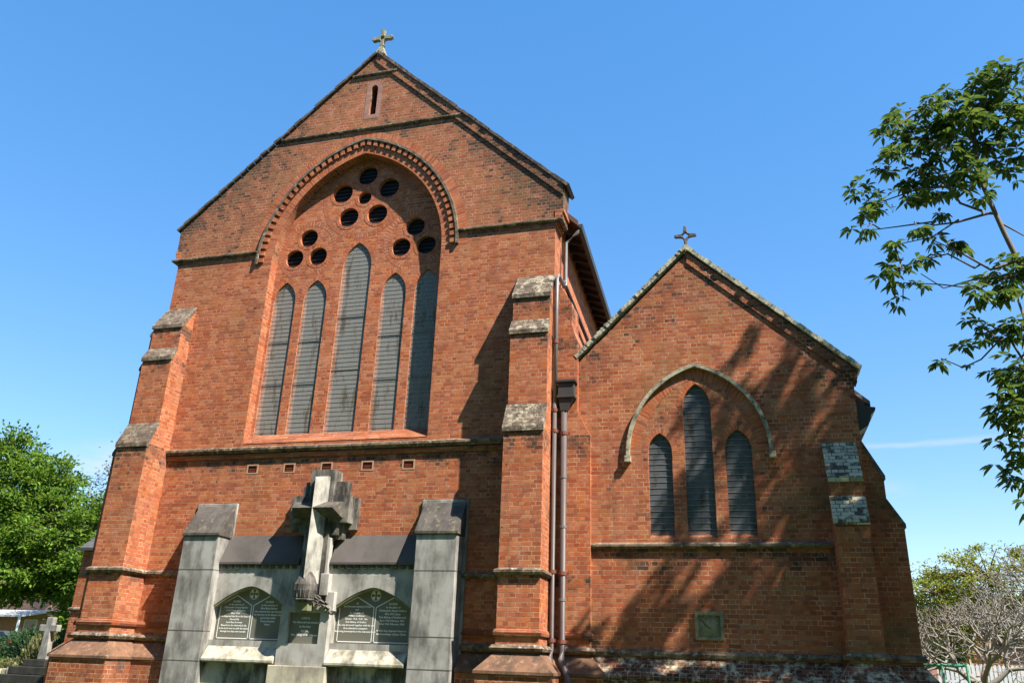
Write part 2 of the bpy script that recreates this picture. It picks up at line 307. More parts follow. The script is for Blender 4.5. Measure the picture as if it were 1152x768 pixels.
# ------------------------------------------------------------------ mesh helpers
UP = Vector((0, 0, 1))
class MB:
    def __init__(s): s.v = []; s.f = []; s.uv = []; s.mi = []
    def face(s, pts, uv=None, mi=0, want=None):
        pts = [Vector(p) for p in pts]
        n = Vector((0, 0, 0))
        for i in range(len(pts)):
            a, b = pts[i], pts[(i + 1) % len(pts)]
            n += Vector(((a.y - b.y) * (a.z + b.z), (a.z - b.z) * (a.x + b.x), (a.x - b.x) * (a.y + b.y)))
        if n.length < 1e-12: return
        n.normalize()
        if want is not None and n.dot(Vector(want)) < 0:
            pts = pts[::-1]; n = -n; uv = uv[::-1] if uv else None
        if uv is None:
            if abs(n.z) > .97: ua, va = Vector((1, 0, 0)), Vector((0, 1, 0))
            else:
                ua = UP.cross(n).normalized(); va = n.cross(ua)
            uv = [(p.dot(ua), p.dot(va)) for p in pts]
        i0 = len(s.v); s.v += [tuple(p) for p in pts]; s.f.append(list(range(i0, i0 + len(pts)))); s.uv += uv; s.mi.append(mi)
    def box(s, x0, x1, y0, y1, z0, z1, mi=0, skip=''):
        c = lambda x, y, z: (x, y, z)
        if 'f' not in skip: s.face([c(x0, y0, z0), c(x1, y0, z0), c(x1, y0, z1), c(x0, y0, z1)], mi=mi, want=(0, -1, 0))
        if 'b' not in skip: s.face([c(x0, y1, z0), c(x1, y1, z0), c(x1, y1, z1), c(x0, y1, z1)], mi=mi, want=(0, 1, 0))
        s.face([c(x0, y0, z0), c(x0, y1, z0), c(x0, y1, z1), c(x0, y0, z1)], mi=mi, want=(-1, 0, 0))
        s.face([c(x1, y0, z0), c(x1, y1, z0), c(x1, y1, z1), c(x1, y0, z1)], mi=mi, want=(1, 0, 0))
        s.face([c(x0, y0, z1), c(x1, y0, z1), c(x1, y1, z1), c(x0, y1, z1)], mi=mi, want=(0, 0, 1))
        s.face([c(x0, y0, z0), c(x1, y0, z0), c(x1, y1, z0), c(x0, y1, z0)], mi=mi, want=(0, 0, -1))
    def hull(s, a, b, mi=0):
        """prism between two matching loops a and b (lists of points)"""
        ca = sum((Vector(p) for p in a), Vector()) / len(a); cb = sum((Vector(p) for p in b), Vector()) / len(b); cc = (ca + cb) / 2
        s.face(a, mi=mi, want=ca - cb); s.face(b, mi=mi, want=cb - ca)
        # winding decides the side normals (works for concave outlines)
        n = len(a); area = Vector()
        for i in range(n): area += (Vector(a[i]) - ca).cross(Vector(a[(i + 1) % n]) - ca)
        flip = area.dot(ca - cb) < 0
        for i in range(n):
            j = (i + 1) % n
            q = [a[i], b[i], b[j], a[j]]
            if flip: q = q[::-1]
            s.face(q, mi=mi)
    def prism_xz(s, poly, y0, y1, mi=0): s.hull([(x, y0, z) for x, z in poly], [(x, y1, z) for x, z in poly], mi)
    def prism_yz(s, poly, x0, x1, mi=0): s.hull([(x0, y, z) for y, z in poly], [(x1, y, z) for y, z in poly], mi)
    def plate(s, outer, holes, y0, y1, yh, mi=0, mih=0, back=True):
        """wall plate in the xz plane with holes; hole reveals run from y0 to yh"""
        loops = [[Vector((x, z, 0)) for x, z in outer]] + [[Vector((x, z, 0)) for x, z in h] for h in holes]
        flat = [p for l in loops for p in l]
        for t in tessellate_polygon(loops):
            s.face([(flat[i].x, y0, flat[i].y) for i in t], mi=mi, want=(0, -1, 0))
            if back and y1 > y0: s.face([(flat[i].x, y1, flat[i].y) for i in t], mi=mi, want=(0, 1, 0))
        def sides(l, ya, yb, m, inward):
            a = sum(l[i].x * l[(i + 1) % len(l)].y - l[(i + 1) % len(l)].x * l[i].y for i in range(len(l)))
            for i in range(len(l)):
                p, q = l[i], l[(i + 1) % len(l)]
                d = q - p; nn = Vector((d.y, 0, -d.x)) * (1 if a > 0 else -1)
                if inward: nn = -nn
                s.face([(p.x, ya, p.y), (q.x, ya, q.y), (q.x, yb, q.y), (p.x, yb, p.y)], mi=m, want=nn)
        sides(loops[0], y0, y1, mi, False)
        for k, l in enumerate(loops[1:]): sides(l, y0, yh[k] if isinstance(yh, (list, tuple)) else yh, mih, True)
    def strip(s, pa, pb, y, uvw, mi=0):
        """flat ring in plane y between outlines pa (inner) and pb (outer); bricks radial"""
        L = 0
        for i in range(len(pa) - 1):
            d = math.dist(pb[i], pb[i + 1])
            s.face([(pa[i][0], y, pa[i][1]), (pa[i + 1][0], y, pa[i + 1][1]), (pb[i + 1][0], y, pb[i + 1][1]), (pb[i][0], y, pb[i][1])],
                   uv=[(.02, L), (.02, L + d), (.02 + uvw, L + d), (.02 + uvw, L)], mi=mi, want=(0, -1, 0)); L += d
    def tube(s, path, r, n=8, mi=0, r1=None, cap=True):
        path = [Vector(p) for p in path]; rings = []
        for i, p in enumerate(path):
            d = (path[min(i + 1, len(path) - 1)] - path[max(i - 1, 0)]).normalized()
            a = d.cross(UP if abs(d.z) < .9 else Vector((1, 0, 0))).normalized(); b = d.cross(a)
            rr = r if r1 is None else r + (r1 - r) * i / max(1, len(path) - 1)
            rings.append([p + (a * math.cos(2 * math.pi * k / n) + b * math.sin(2 * math.pi * k / n)) * rr for k in range(n)])
        for i in range(len(rings) - 1):
            for k in range(n):
                k2 = (k + 1) % n
                q = [rings[i][k], rings[i][k2], rings[i + 1][k2], rings[i + 1][k]]
                s.face(q, mi=mi, want=(rings[i][k] - path[i]) + (rings[i][k2] - path[i]))
        if cap:
            s.face(rings[0], mi=mi, want=path[0] - path[1]); s.face(rings[-1], mi=mi, want=path[-1] - path[-2])
    def moulding(s, path, prof, mi=0):
        """sweep profile [(offset out, z)] along a plan path of (x, y); outward is to the right of the walk"""
        pts = [Vector((x, y)) for x, y in path]; offs = []
        for i in range(len(pts)):
            ds = []
            if i > 0: ds.append((pts[i] - pts[i - 1]).normalized())
            if i < len(pts) - 1: ds.append((pts[i + 1] - pts[i]).normalized())
            ns = [Vector((d.y, -d.x)) for d in ds]
            if len(ns) == 1: offs.append(ns[0])
            else:
                b = (ns[0] + ns[1]); offs.append(b / max(.3, b.length_squared / 2) if b.length > 1e-6 else ns[0])
        for i in range(len(pts) - 1):
            d = (pts[i + 1] - pts[i]).normalized(); n2 = Vector((d.y, -d.x))
            for k in range(len(prof) - 1):
                (o0, z0), (o1, z1) = prof[k], prof[k + 1]
                A = pts[i] + offs[i] * o0; Bq = pts[i + 1] + offs[i + 1] * o0; C = pts[i + 1] + offs[i + 1] * o1; Dq = pts[i] + offs[i] * o1
                nn = Vector((n2.x * (z0 - z1), n2.y * (z0 - z1), o1 - o0))
                s.face([(A.x, A.y, z0), (Bq.x, Bq.y, z0), (C.x, C.y, z1), (Dq.x, Dq.y, z1)], mi=mi, want=nn)
        for i, sg in ((0, -1), (len(pts) - 1, 1)):
            d = (pts[1] - pts[0]) if i == 0 else (pts[-1] - pts[-2])
            s.face([(pts[i].x + offs[i].x * o, pts[i].y + offs[i].y * o, z) for o, z in prof], mi=mi, want=(d.x * sg, d.y * sg, 0))
    def build(s, name, mats, parent=None, merge=True, bevel=0, smooth=False):
        me = bpy.data.meshes.new(name); me.from_pydata(s.v, [], s.f)
        ul = me.uv_layers.new(name='UVMap'); ul.data.foreach_set('uv', [c for p in s.uv for c in p])
        for mt in (mats if isinstance(mats, (list, tuple)) else [mats]): me.materials.append(M[mt] if isinstance(mt, str) else mt)
        me.polygons.foreach_set('material_index', s.mi)
        if merge:
            bm = bmesh.new(); bm.from_mesh(me); bmesh.ops.remove_doubles(bm, verts=bm.verts, dist=1e-5); bm.to_mesh(me); bm.free()
        if smooth:
            me.polygons.foreach_set('use_smooth', [True] * len(me.polygons))
        me.update()
        o = bpy.data.objects.new(name, me); COL.objects.link(o)
        if bevel:
            bv = o.modifiers.new('edge', 'BEVEL'); bv.width = bevel; bv.segments = 2; bv.limit_method = 'ANGLE'; bv.angle_limit = math.radians(40)
        if parent is not None: adopt(o, parent)
        return o
def world_of(o):
    # world matrix without a depsgraph update (all parents are unrotated)
    mtx = Matrix.Translation(o.location) if o.parent is None else world_of(o.parent) @ o.matrix_parent_inverse @ Matrix.Translation(o.location)
    return mtx
def adopt(o, parent):
    o.parent = parent; o.matrix_parent_inverse = world_of(parent).inverted()
def tag(o, label=None, cat=None, group=None, kind=None):
    if label: o['label'] = label
    if cat: o['category'] = cat
    if group: o['group'] = group
    if kind: o['kind'] = kind
    return o
def thing(name, loc, label, cat, group=None):
    o = bpy.data.objects.new(name, None); COL.objects.link(o); o.location = loc; o.empty_display_size = .3
    return tag(o, label, cat, group)
def simple(name, mats, parent, fn, **kw):
    b = MB(); fn(b); return b.build(name, mats, parent, **kw)

def arc_pts(cx, cz, r, a0, a1, n): return [(cx + r * math.cos(a0 + (a1 - a0) * i / n), cz + r * math.sin(a0 + (a1 - a0) * i / n)) for i in range(n + 1)]
def gothic(xl, xr, zs, rise, n=12, grow=0.0):
    """two-centred arch from left springing over the apex to the right one; grow offsets the curve outward"""
    hw = (xr - xl) / 2; xc = (xl + xr) / 2; R = (rise * rise + hw * hw) / (2 * hw)
    cl = xl + R; cr = xr - R; Rg = R + grow
    ta = math.acos(max(-1, min(1, (xc - cl) / Rg)))
    left = arc_pts(cl, zs, Rg, math.pi, ta, n); right = [(2 * xc - x, z) for x, z in left[::-1]]
    return left + right[1:]
def lancet(xl, xr, zb, zs, za, n=8): return [(xr, zb), (xl, zb)] + gothic(xl, xr, zs, za - zs, n)
def circle(cx, cz, r, n=28): return [(cx + r * math.cos(2 * math.pi * i / n), cz + r * math.sin(2 * math.pi * i / n)) for i in range(n)]
def poly_face(b, poly, y, mi=0): b.face([(x, y, z) for x, z in poly], mi=mi, want=(0, -1, 0))

G0 = -1.6      # ground level at the church
# ================================================================== church
church = thing('church', (-6, 0, G0), 'red brick church with a tall gable and a smaller gabled chapel at its right', 'church')
XC = -8.945
AP = (-8.93, 15.5)
# --- main gable wall
outer = [(-14.08, G0 - .3), (-3.82, G0 - .3), (-3.82, 9.60), (-3.64, 9.98), (-3.62, 10.62), AP, (-14.22, 10.62), (-14.2, 9.98), (-14.08, 9.60)]
arch = [(-6.63, 4.62), (-11.26, 4.62)] + gothic(-11.26, -6.63, 9.35, 2.99, 24)
slit = [(-8.795, 13.55), (-8.995, 13.55)] + gothic(-8.995, -8.795, 14.38, .14, 5)
vents = [-10.89, -9.94, -9.0, -8.0, -7.02]
vh = [[(x - .115, 3.93), (x + .115, 3.93), (x + .115, 4.09), (x - .115, 4.09)] for x in vents]
b = MB(); b.plate(outer, [arch, slit] + vh, 0, .55, [.27, .35] + [.05] * 5)
gable_wall = b.build('gable_wall', 'brick_main', church)
for x in vents:
    def f(b, x=x):
        b.box(x - .115, x + .115, .03, .06, 3.93, 4.09)
        for k in range(3): b.box(x - .10, x + .10, .012, .03, 3.955 + k * .045, 3.975 + k * .045)
    ab = simple('air_brick', 'vent', church, f)
    def f(b, x=x):
        for (x0, x1, z0, z1) in ((-.15, .15, 4.09, 4.12), (-.15, .15, 3.90, 3.93), (-.15, -.115, 3.93, 4.09), (.115, .15, 3.93, 4.09)): b.box(x + x0, x + x1, -.006, .02, z0, z1)
    simple('surround', 'vent_frame', ab, f)
# slit window with its stone surround
sw = simple('slit_window', 'dark', church, lambda b: poly_face(b, slit, .33))
def f(b):
    inn = gothic(-8.995, -8.795, 14.38, .14, 6); outp = gothic(-8.995, -8.795, 14.38, .14, 6, .13)
    b.strip([(-8.995, 13.55)] + inn + [(-8.795, 13.55)], [(-9.125, 13.42)] + outp + [(-8.665, 13.42)], -.004, .12)
    b.face([(-9.125, -.004, 13.42), (-8.665, -.004, 13.42), (-8.795, -.004, 13.55), (-8.995, -.004, 13.55)], want=(0, -1, 0))
M['pink_ring'] = brick('brick pinkish surround', wear=.15, ring=True, stops=[(0, (.24, .12, .09)), (.5, (.32, .17, .13)), (1, (.36, .20, .15))], mortar=(.4, .28, .22))
simple('surround', 'pink_ring', sw, f)
# --- window wall set back in the great arch
LAN = [(-11.19, -10.575, 4.88, 8.36, 8.90), (-10.345, -9.705, 4.88, 8.34, 8.89), (-9.355, -8.575, 4.88, 9.17, 9.84), (-8.215, -7.575, 4.88, 8.34, 8.89), (-7.345, -6.72, 4.88, 8.36, 8.90)]
CIR = [(-8.955, 11.83, 0.285), (-8.31, 11.37, 0.285), (-9.61, 11.36, 0.279), (-8.965, 11.15, 0.188), (-9.36, 10.62, 0.274), (-8.56, 10.62, 0.279), (-7.47, 10.13, 0.251), (-7.14, 9.58, 0.251), (-7.81, 9.58, 0.251), (-10.43, 10.13, 0.251), (-10.77, 9.57, 0.251), (-10.1, 9.57, 0.251)]
YR = .27
rec = [(-6.55, 4.6), (-11.34, 4.6)] + gothic(-11.34, -6.55, 9.35, 3.06, 24)
b = MB(); b.plate(rec, [lancet(*l) for l in LAN] + [circle(*c) for c in CIR], YR, YR + .3, [YR + .24] * 5 + [YR + .12] * 12)
window_wall = b.build('window_wall', 'brick_recess', church)
def ringpath(xl, xr, zs, rise, g0, g1, n=10): return gothic(xl, xr, zs, rise, n, g0), gothic(xl, xr, zs, rise, n, g1)
def f(b):
    for (xl, xr, zb, zs, za) in LAN:
        a, o = ringpath(xl, xr, zs, za - zs, 0.0, .11); b.strip(a, o, YR - .004, .11)
    for (cx, cz, r) in CIR:
        a, o = circle(cx, cz, r), circle(cx, cz, r + .085); b.strip(a + a[:1], o + o[:1], YR - .005, .10)
    # large rings round the rose and the two trefoils
    for (cx, cz, r, w_) in ((-8.965, 11.15, 1.06, .12), (-7.47, 9.76, .72, .11), (-10.43, 9.76, .72, .11)):
        a, o = circle(cx, cz, r, 56), circle(cx, cz, r + w_, 56)
        a += a[:1]; o += o[:1]
        keep = [i for i in range(56) if not any(l[0] - .12 < o[i][0] < l[1] + .12 and o[i][1] < l[4] + .12 for l in LAN) and o[i][1] < 12.25]
        for i in keep:
            b.strip(a[i:i + 2], o[i:i + 2], YR - .0025, .12)
simple('brick_ring', 'brick_ring', window_wall, f)
def grid_bars(b, xl, xr, zb, zs, za, y, dz, r):
    hw = (xr - xl) / 2; xc = (xl + xr) / 2; R = ((za - zs) ** 2 + hw * hw) / (2 * hw); z = zb + dz * .6
    while z < za - .04:
        w_ = hw if z <= zs else max(0, math.sqrt(max(0, R * R - (z - zs) ** 2)) - (R - hw))
        if w_ > .03:
            j = random.uniform(-.006, .006)
            b.box(xc - w_ + .005, xc + w_ - .005, y - r, y + r, z - r + j, z + r + j)
        z += dz
for k, l in enumerate(LAN):
    pn = simple('lancet_window', 'pane', church, lambda b: poly_face(b, lancet(*l), YR + .2))
    simple('wire_guard', 'mesh', pn, lambda b: poly_face(b, lancet(*l), YR + .035))
    def f(b):
        grid_bars(b, *l, YR + .0335, .112, .0032)
        for fz in (.36, .68): b.box(l[0] + .005, l[1] - .005, YR + .024, YR + .034, l[2] + (l[3] - l[2]) * fz - .009, l[2] + (l[3] - l[2]) * fz + .009)
    simple('guard_bar', 'bar_mid', pn, f)
for c in CIR:
    pn = simple('round_window', 'pane_dark', church, lambda b: poly_face(b, circle(*c), YR + .11))
    def f(b):
        z = -c[2] + .09
        while z < c[2] - .03:
            w_ = math.sqrt(c[2] ** 2 - z * z) - .005
            b.box(c[0] - w_, c[0] + w_, YR + .085, YR + .095, c[1] + z - .005, c[1] + z + .005); z += .11
    simple('guard_bar', 'bar', pn, f)
# sill of the great window
simple('window_sill', 'brick_sill', church, lambda b: b.prism_yz([(.0, 4.60), (.0, 4.625), (.275, 4.885), (.275, 4.60)], -11.255, -6.635))
# voussoirs, dentils and hood of the great arch
A0 = lambda g, n=40: gothic(-11.26, -6.63, 9.35, 2.99, n, g)
def f(b):
    lo = [(-11.26, 8.2)]; ro = [(-6.63, 8.2)]
    b.strip(A0(0), A0(.215), -.004, .215)
    b.strip(A0(.44), A0(.66), -.0035, .22)
simple('arch_ring', 'brick_ring', church, f)
hood = None
def arch_solid(b, pi, po, y0, y1, mi=0):
    for i in range(len(pi) - 1):
        b.face([(pi[i][0], y0, pi[i][1]), (pi[i + 1][0], y0, pi[i + 1][1]), (po[i + 1][0], y0, po[i + 1][1]), (po[i][0], y0, po[i][1])], mi=mi, want=(0, -1, 0))
        mid = Vector((po[i][0] - pi[i][0], 0, po[i][1] - pi[i][1]))
        b.face([(po[i][0], y0, po[i][1]), (po[i + 1][0], y0, po[i + 1][1]), (po[i + 1][0], y1, po[i + 1][1]), (po[i][0], y1, po[i][1])], mi=mi, want=mid)
        b.face([(pi[i][0], y0, pi[i][1]), (pi[i + 1][0], y0, pi[i + 1][1]), (pi[i + 1][0], y1, pi[i + 1][1]), (pi[i][0], y1, pi[i][1])], mi=mi, want=-mid)
    for i, s_ in ((0, -1), (len(pi) - 1, -1)):
        b.face([(pi[i][0], y0, pi[i][1]), (po[i][0], y0, po[i][1]), (po[i][0], y1, po[i][1]), (pi[i][0], y1, pi[i][1])], mi=mi, want=(0, 0, -1))
hood = simple('hood_mould', 'hood', church, lambda b: arch_solid(b, A0(.375), A0(.44), -.075, .02))
def f(b):
    pi, po = A0(.225, 64), A0(.375, 64)
    L = 0; tot = sum(math.dist(po[i], po[i + 1]) for i in range(len(po) - 1)); nd = 46
    def at(path, t):
        t = t * (len(path) - 1); i = min(int(t), len(path) - 2); q = t - i
        return (path[i][0] + (path[i + 1][0] - path[i][0]) * q, path[i][1] + (path[i + 1][1] - path[i][1]) * q)
    for k in range(nd):
        t0 = (k + .22) / nd; t1 = (k + .78) / nd
        arch_solid(b, [at(pi, t0), at(pi, t1)], [at(po, t0), at(po, t1)], -.055, .02)
simple('dentil_course', 'brick_plain', hood, f)
def spath(*p): return list(p)
LEDGE = lambda z, o=.085, h=.075, d=.035: [(-.02, z + d + .03), (o, z + d * .2), (o, z - h * .45), (o * .55, z - h), (-.02, z - h)]
for p in ([(-14.2, .5), (-14.2, 0), (-11.67, 0)], [(-6.22, 0), (-3.7, 0), (-3.7, .5)]): simple('string_course', 'string', church, lambda b: b.moulding(p, LEDGE(9.72, .07, .06)))
# corbels of the kneelers: stepped bricks
simple('kneeler_corbel', 'brick_plain', church, lambda b: [b.box(-3.83, -3.79 + .045 * k, -.012 - .001 * k, .56, 9.56 + .087 * k, 9.56 + .087 * (k + 1) - .008) for k in range(5)])
simple('kneeler_corbel', 'brick_plain', church, lambda b: [b.box(-14.11 - .03 * k, -14.07, -.012 - .001 * k, .56, 9.56 + .087 * k, 9.56 + .087 * (k + 1) - .008) for k in range(5)])
def gw(z): return (15.5 - z) / .918
simple('string_course', 'string', church, lambda b: b.moulding([(-8.93 - gw(13.12), 0), (-8.93 + gw(13.12), 0)], LEDGE(13.12, .06, .06)))
simple('string_course', 'string', church, lambda b: b.moulding([(-8.93 - gw(14.9), 0), (-8.93 + gw(14.9), 0)], LEDGE(14.9, .06, .06)))
simple('string_course', 'string', church, lambda b: b.moulding([(-13.25, 0), (-4.65, 0)], LEDGE(4.49, .11, .10, .03)))
simple('string_course', 'brick_sill', church, lambda b: b.moulding([(-13.25, 0), (-4.65, 0)], [(-.01, 4.37), (.055, 4.36), (.055, 4.30), (.02, 4.25), (-.01, 4.25)]))

# --- copings: rows of verge tiles
def verge(name, p0, p1, mat, y0, y1, th, tl, lap=.02, jit=.012):
    p0, p1 = Vector((p0[0], 0, p0[1])), Vector((p1[0], 0, p1[1])); d = p1 - p0; L = d.length; d.normalize(); n = Vector((-d.z, 0, d.x))
    if n.z < 0: n = -n
    b = MB(); k = int(L / tl); rs = random.Random(int(L * 1000))
    for i in range(k):
        a = p0 + d * (i * L / k); e = p0 + d * ((i + 1) * L / k - .008)
        o0 = rs.uniform(-jit, jit); o1 = lap + rs.uniform(-jit, jit) if d.z > 0 else rs.uniform(-jit, jit)
        if d.z < 0: o0 += lap
        yy0 = y0 + rs.uniform(-.015, .015)
        q = [a + n * (th + o1 * 0 + (lap if d.z > 0 else 0) + o0), e + n * (th + o0), e + n * 0, a + n * 0]
        b.hull([(v.x, yy0, v.z) for v in q], [(v.x, y1, v.z) for v in q])
    return b.build(name, mat, church)
verge('coping', (-14.27, 10.60), (-8.93, 15.58), 'coping', -.06, .6, .06, .25, .014)
verge('coping', (-8.93, 15.58), (-3.54, 10.56), 'coping', -.065, .6, .06, .25, .014)
def f(b):
    # oversailing brick course below the right verge and the left one
    for (x0, z0, x1, z1) in ((-3.64, 10.50, -8.93, 15.42),):
        b.hull([(x0, -.035, z0 - .14), (x1, -.035, z1 - .14), (x1, -.035, z1 + .16), (x0, -.035, z0 + .16)], [(x0, .3, z0 - .16), (x1, .3, z1 - .16), (x1, .3, z1 + .16), (x0, .3, z0 + .16)])
simple('verge_course', 'brick_main', church, f)
# finial crosses
def finial(x, y, z, s, mats, kind):
    b = MB()
    b.hull([(x - .22 * s, y - .16 * s, z - .12), (x + .22 * s, y - .16 * s, z - .12), (x + .22 * s, y + .16 * s, z - .12), (x - .22 * s, y + .16 * s, z - .12)],
           [(x - .08 * s, y - .08 * s, z + .26 * s), (x + .08 * s, y - .08 * s, z + .26 * s), (x + .08 * s, y + .08 * s, z + .26 * s), (x - .08 * s, y + .08 * s, z + .26 * s)])
    fc = b.build('finial_base', mats[0], church, bevel=.02)
    b = MB(); cz = z + .66 * s
    b.prism_xz([(x - .06 * s, z + .22 * s), (x + .06 * s, z + .22 * s), (x + .05 * s, cz - .2 * s), (x - .05 * s, cz - .2 * s)], y - .05 * s, y + .05 * s)
    out_, inn = [], []
    for k in range(4):
        a = math.pi / 2 * k
        for (r_, da) in ((.13, -.785), (.20, -.32), (.36, -.25), (.42, 0), (.36, .25), (.20, .32)) if kind == 0 else ((.145, -.785), (.2, -.38), (.3, -.2), (.42, -.12), (.42, .12), (.3, .2), (.2, .38)):
            out_.append((x + math.cos(a + da) * r_ * s, cz + math.sin(a + da) * r_ * s))
    hole = [(x + math.cos(math.pi / 2 * k) * .14 * s, cz + math.sin(math.pi / 2 * k) * .14 * s) for k in range(4)] if kind else [(x + math.cos(math.pi / 4 * k) * .075 * s, cz + math.sin(math.pi / 4 * k) * .075 * s) for k in range(8)]
    b.plate(out_, [hole], y - .07 * s, y + .07 * s, y + .07 * s)
    return b.build('finial_cross', mats[1], fc, bevel=.015)
finial(-8.88, .1, 15.66, .78, ('finial', 'finial'), 0)

# --- buttresses
def slab(y0, z0, y1, z1, o=.025):
    return [(y0, z0 + .03), (y1, z1 + .03), (y1 - .0, z1 - .055), (y1 + .05, z1 - .055), (y0 + .02, z0 - .03)]
def front_buttress(x0, x1, yb, stages, mat, wmat, zt, wx=.03):
    """stages: (depth, z of top of that stage's weathering at its inner side, z of the lip)"""
    prof = [(yb, G0 - .3)]; prev = 0.0
    prof = [(.2, G0 - .3), (.2, stages[0][1])]
    wv = []
    for k, (d, zi, zo) in enumerate(stages):
        prof += [(yb - prev, zi), (yb - d, zo)]; wv.append((yb - prev, zi, yb - d, zo)); prev = d
    prof += [(yb - prev, G0 - .3)]
    b = MB(); b.prism_yz(prof, x0, x1); bt = b.build('buttress', mat, church)
    for (ya, zi, yo, zo) in wv:
        b = MB(); b.prism_yz([(ya, zi + .045), (yo - .035, zo + .035), (yo - .035, zo - .06), (yo + .02, zo - .06), (ya, zi - .04)], x0 - wx, x1 + .012); b.build('weathering', wmat, bt)
    return bt
MS = [(.40, 8.25, 7.64), (.54, 7.0, 6.73), (.78, 5.04, 4.5)]
front_buttress(-14.08, -13.25, 0, MS, 'brick_plain', 'weather', 8.25)
front_buttress(-4.65, -3.82, 0, MS, 'brick_plain', 'weather_white', 8.25)
def side_buttress(xb, sg, y0, y1, stages, mat, wmat):
    prof = [(xb - sg * .3, G0 - .3), (xb - sg * .3, stages[0][1])]; prev = 0; wv = []
    for (d, zi, zo) in stages:
        prof += [(xb + sg * prev, zi), (xb + sg * d, zo)]; wv.append((xb + sg * prev, zi, xb + sg * d, zo)); prev = d
    prof += [(xb + sg * prev, G0 - .3)]
    b = MB(); b.prism_xz(prof, y0, y1); bt = b.build('buttress', mat, church)
    for (xa, zi, xo, zo) in (wv if wmat else []):
        b = MB(); b.prism_xz([(xa, zi + .04), (xo + sg * .03, zo + .03), (xo + sg * .03, zo - .04), (xo - sg * .02, zo - .04), (xa, zi - .04)], y0 - .012, y1 + .02); b.build('weathering', wmat, bt)
    return bt
side_buttress(-3.82, 1, .03, .8, [(.40, 8.2, 7.58), (.54, 7.05, 6.6), (.81, 5.04, 4.5)], 'brick_plain', None)
side_buttress(-14.08, -1, .03, .8, [(.42, 8.2, 7.62), (.54, 7.0, 6.7), (.80, 5.04, 4.5)], 'brick_plain', 'weather')
# --- lower string, rolls and plinth round the main front
LOWPATH = [(-14.89, .8), (-14.89, .03), (-14.08, .03), (-14.08, -.78), (-13.25, -.78), (-13.25, 0), (-12.1, 0)]
MIDP = [(-5.6, 0), (-4.65, 0), (-4.65, -.78), (-3.82, -.78), (-3.82, .03)]
simple('string_course', 'string', church, lambda b: b.moulding(LOWPATH + MIDP, LEDGE(1.70, .075, .085, .03)))
ROLL = lambda z, o, h: [(-.01, z + .05), (o * .6, z + .03), (o, z - h * .3), (o * .8, z - h), (-.01, z - h)]
for p in (LOWPATH, MIDP + [(-3.01, .03), (-3.01, .13)]):
    simple('string_course', 'brick_sill', church, lambda b: b.moulding(p, ROLL(.60, .05, .07)))
    simple('string_course', 'string', church, lambda b: b.moulding(p, ROLL(.33, .10, .07)))
PL = lambda o: [(0.0, .24), (o * .12, .20), (o, -.09), (o, -.14), (o - .035, -.16), (o - .035, G0 - .3)]
for p in (LOWPATH, MIDP + [(-3.01, .03), (-3.01, .13)]):
    simple('plinth', 'plinth_main', church, lambda b: b.moulding(p, [(.28, -.13), (.285, -.16), (.285, G0 - .3)]))
    simple('plinth_slope', 'plinth_brown', church, lambda b: b.moulding(p, [(0.0, .24), (.04, .20), (.32, -.09), (.32, -.14), (.28, -.15)]))

# --- nave behind the gable (its south side runs a touch out of square)
RX = lambda y: -3.82 - .037 * (y - .5)
def f(b):
    for y0, y1 in ((.55, 26.0),):
        b.hull([(RX(y0), y0, G0), (RX(y1), y1, G0), (RX(y1), y1, 10.0), (RX(y0), y0, 10.0)], [(RX(y0) - .6, y0, G0), (RX(y1) - .6, y1, G0), (RX(y1) - .6, y1, 10.0), (RX(y0) - .6, y0, 10.0)])
    b.box(-14.08, -13.5, .55, 26, G0, 10.0)
    b.box(-14.08, -4.5, 26, 26.5, G0, 10.0)
M['brick_side'] = brick('brick nave side', wear=.12, tone=1.1)
simple('side_wall', 'brick_side', church, f)
def f(b):
    e0, e1 = RX(.55) + .42, RX(26.5) + .42
    b.hull([(-8.93, .58, 15.25), (e0, .58, 9.98), (e0, .58, 9.84), (-8.93, .58, 15.08)], [(-8.93, 26.5, 15.25), (e1, 26.5, 9.98), (e1, 26.5, 9.84), (-8.93, 26.5, 15.08)])
    b.hull([(-8.94, .5, 15.25), (-14.5, .5, 9.98), (-14.5, .5, 9.84), (-8.94, .5, 15.08)], [(-8.94, 26.5, 15.25), (-14.5, 26.5, 9.98), (-14.5, 26.5, 9.84), (-8.94, 26.5, 15.08)])
nave_roof = simple('roof', 'terracotta', church, f)
for k in range(24):
    y = .8 + k * .5
    simple('rafter', 'timber', nave_roof, lambda b: b.hull([(RX(y) - .05, y, 10.02), (RX(y) + .40, y, 9.80), (RX(y) + .40, y, 9.70), (RX(y) - .05, y, 9.84)], [(RX(y) - .05, y + .07, 10.02), (RX(y) + .40, y + .07, 9.80), (RX(y) + .40, y + .07, 9.70), (RX(y) - .05, y + .07, 9.84)]))
def f(b):
    pts0 = [(RX(.5) + .40, 9.88), (RX(.5) + .53, 9.88), (RX(.5) + .51, 9.76), (RX(.5) + .42, 9.74)]
    dx_ = RX(26) - RX(.5)
    b.hull([(x, .6, z) for x, z in pts0], [(x + dx_, 26, z) for x, z in pts0])
simple('gutter', 'gutter', church, f)

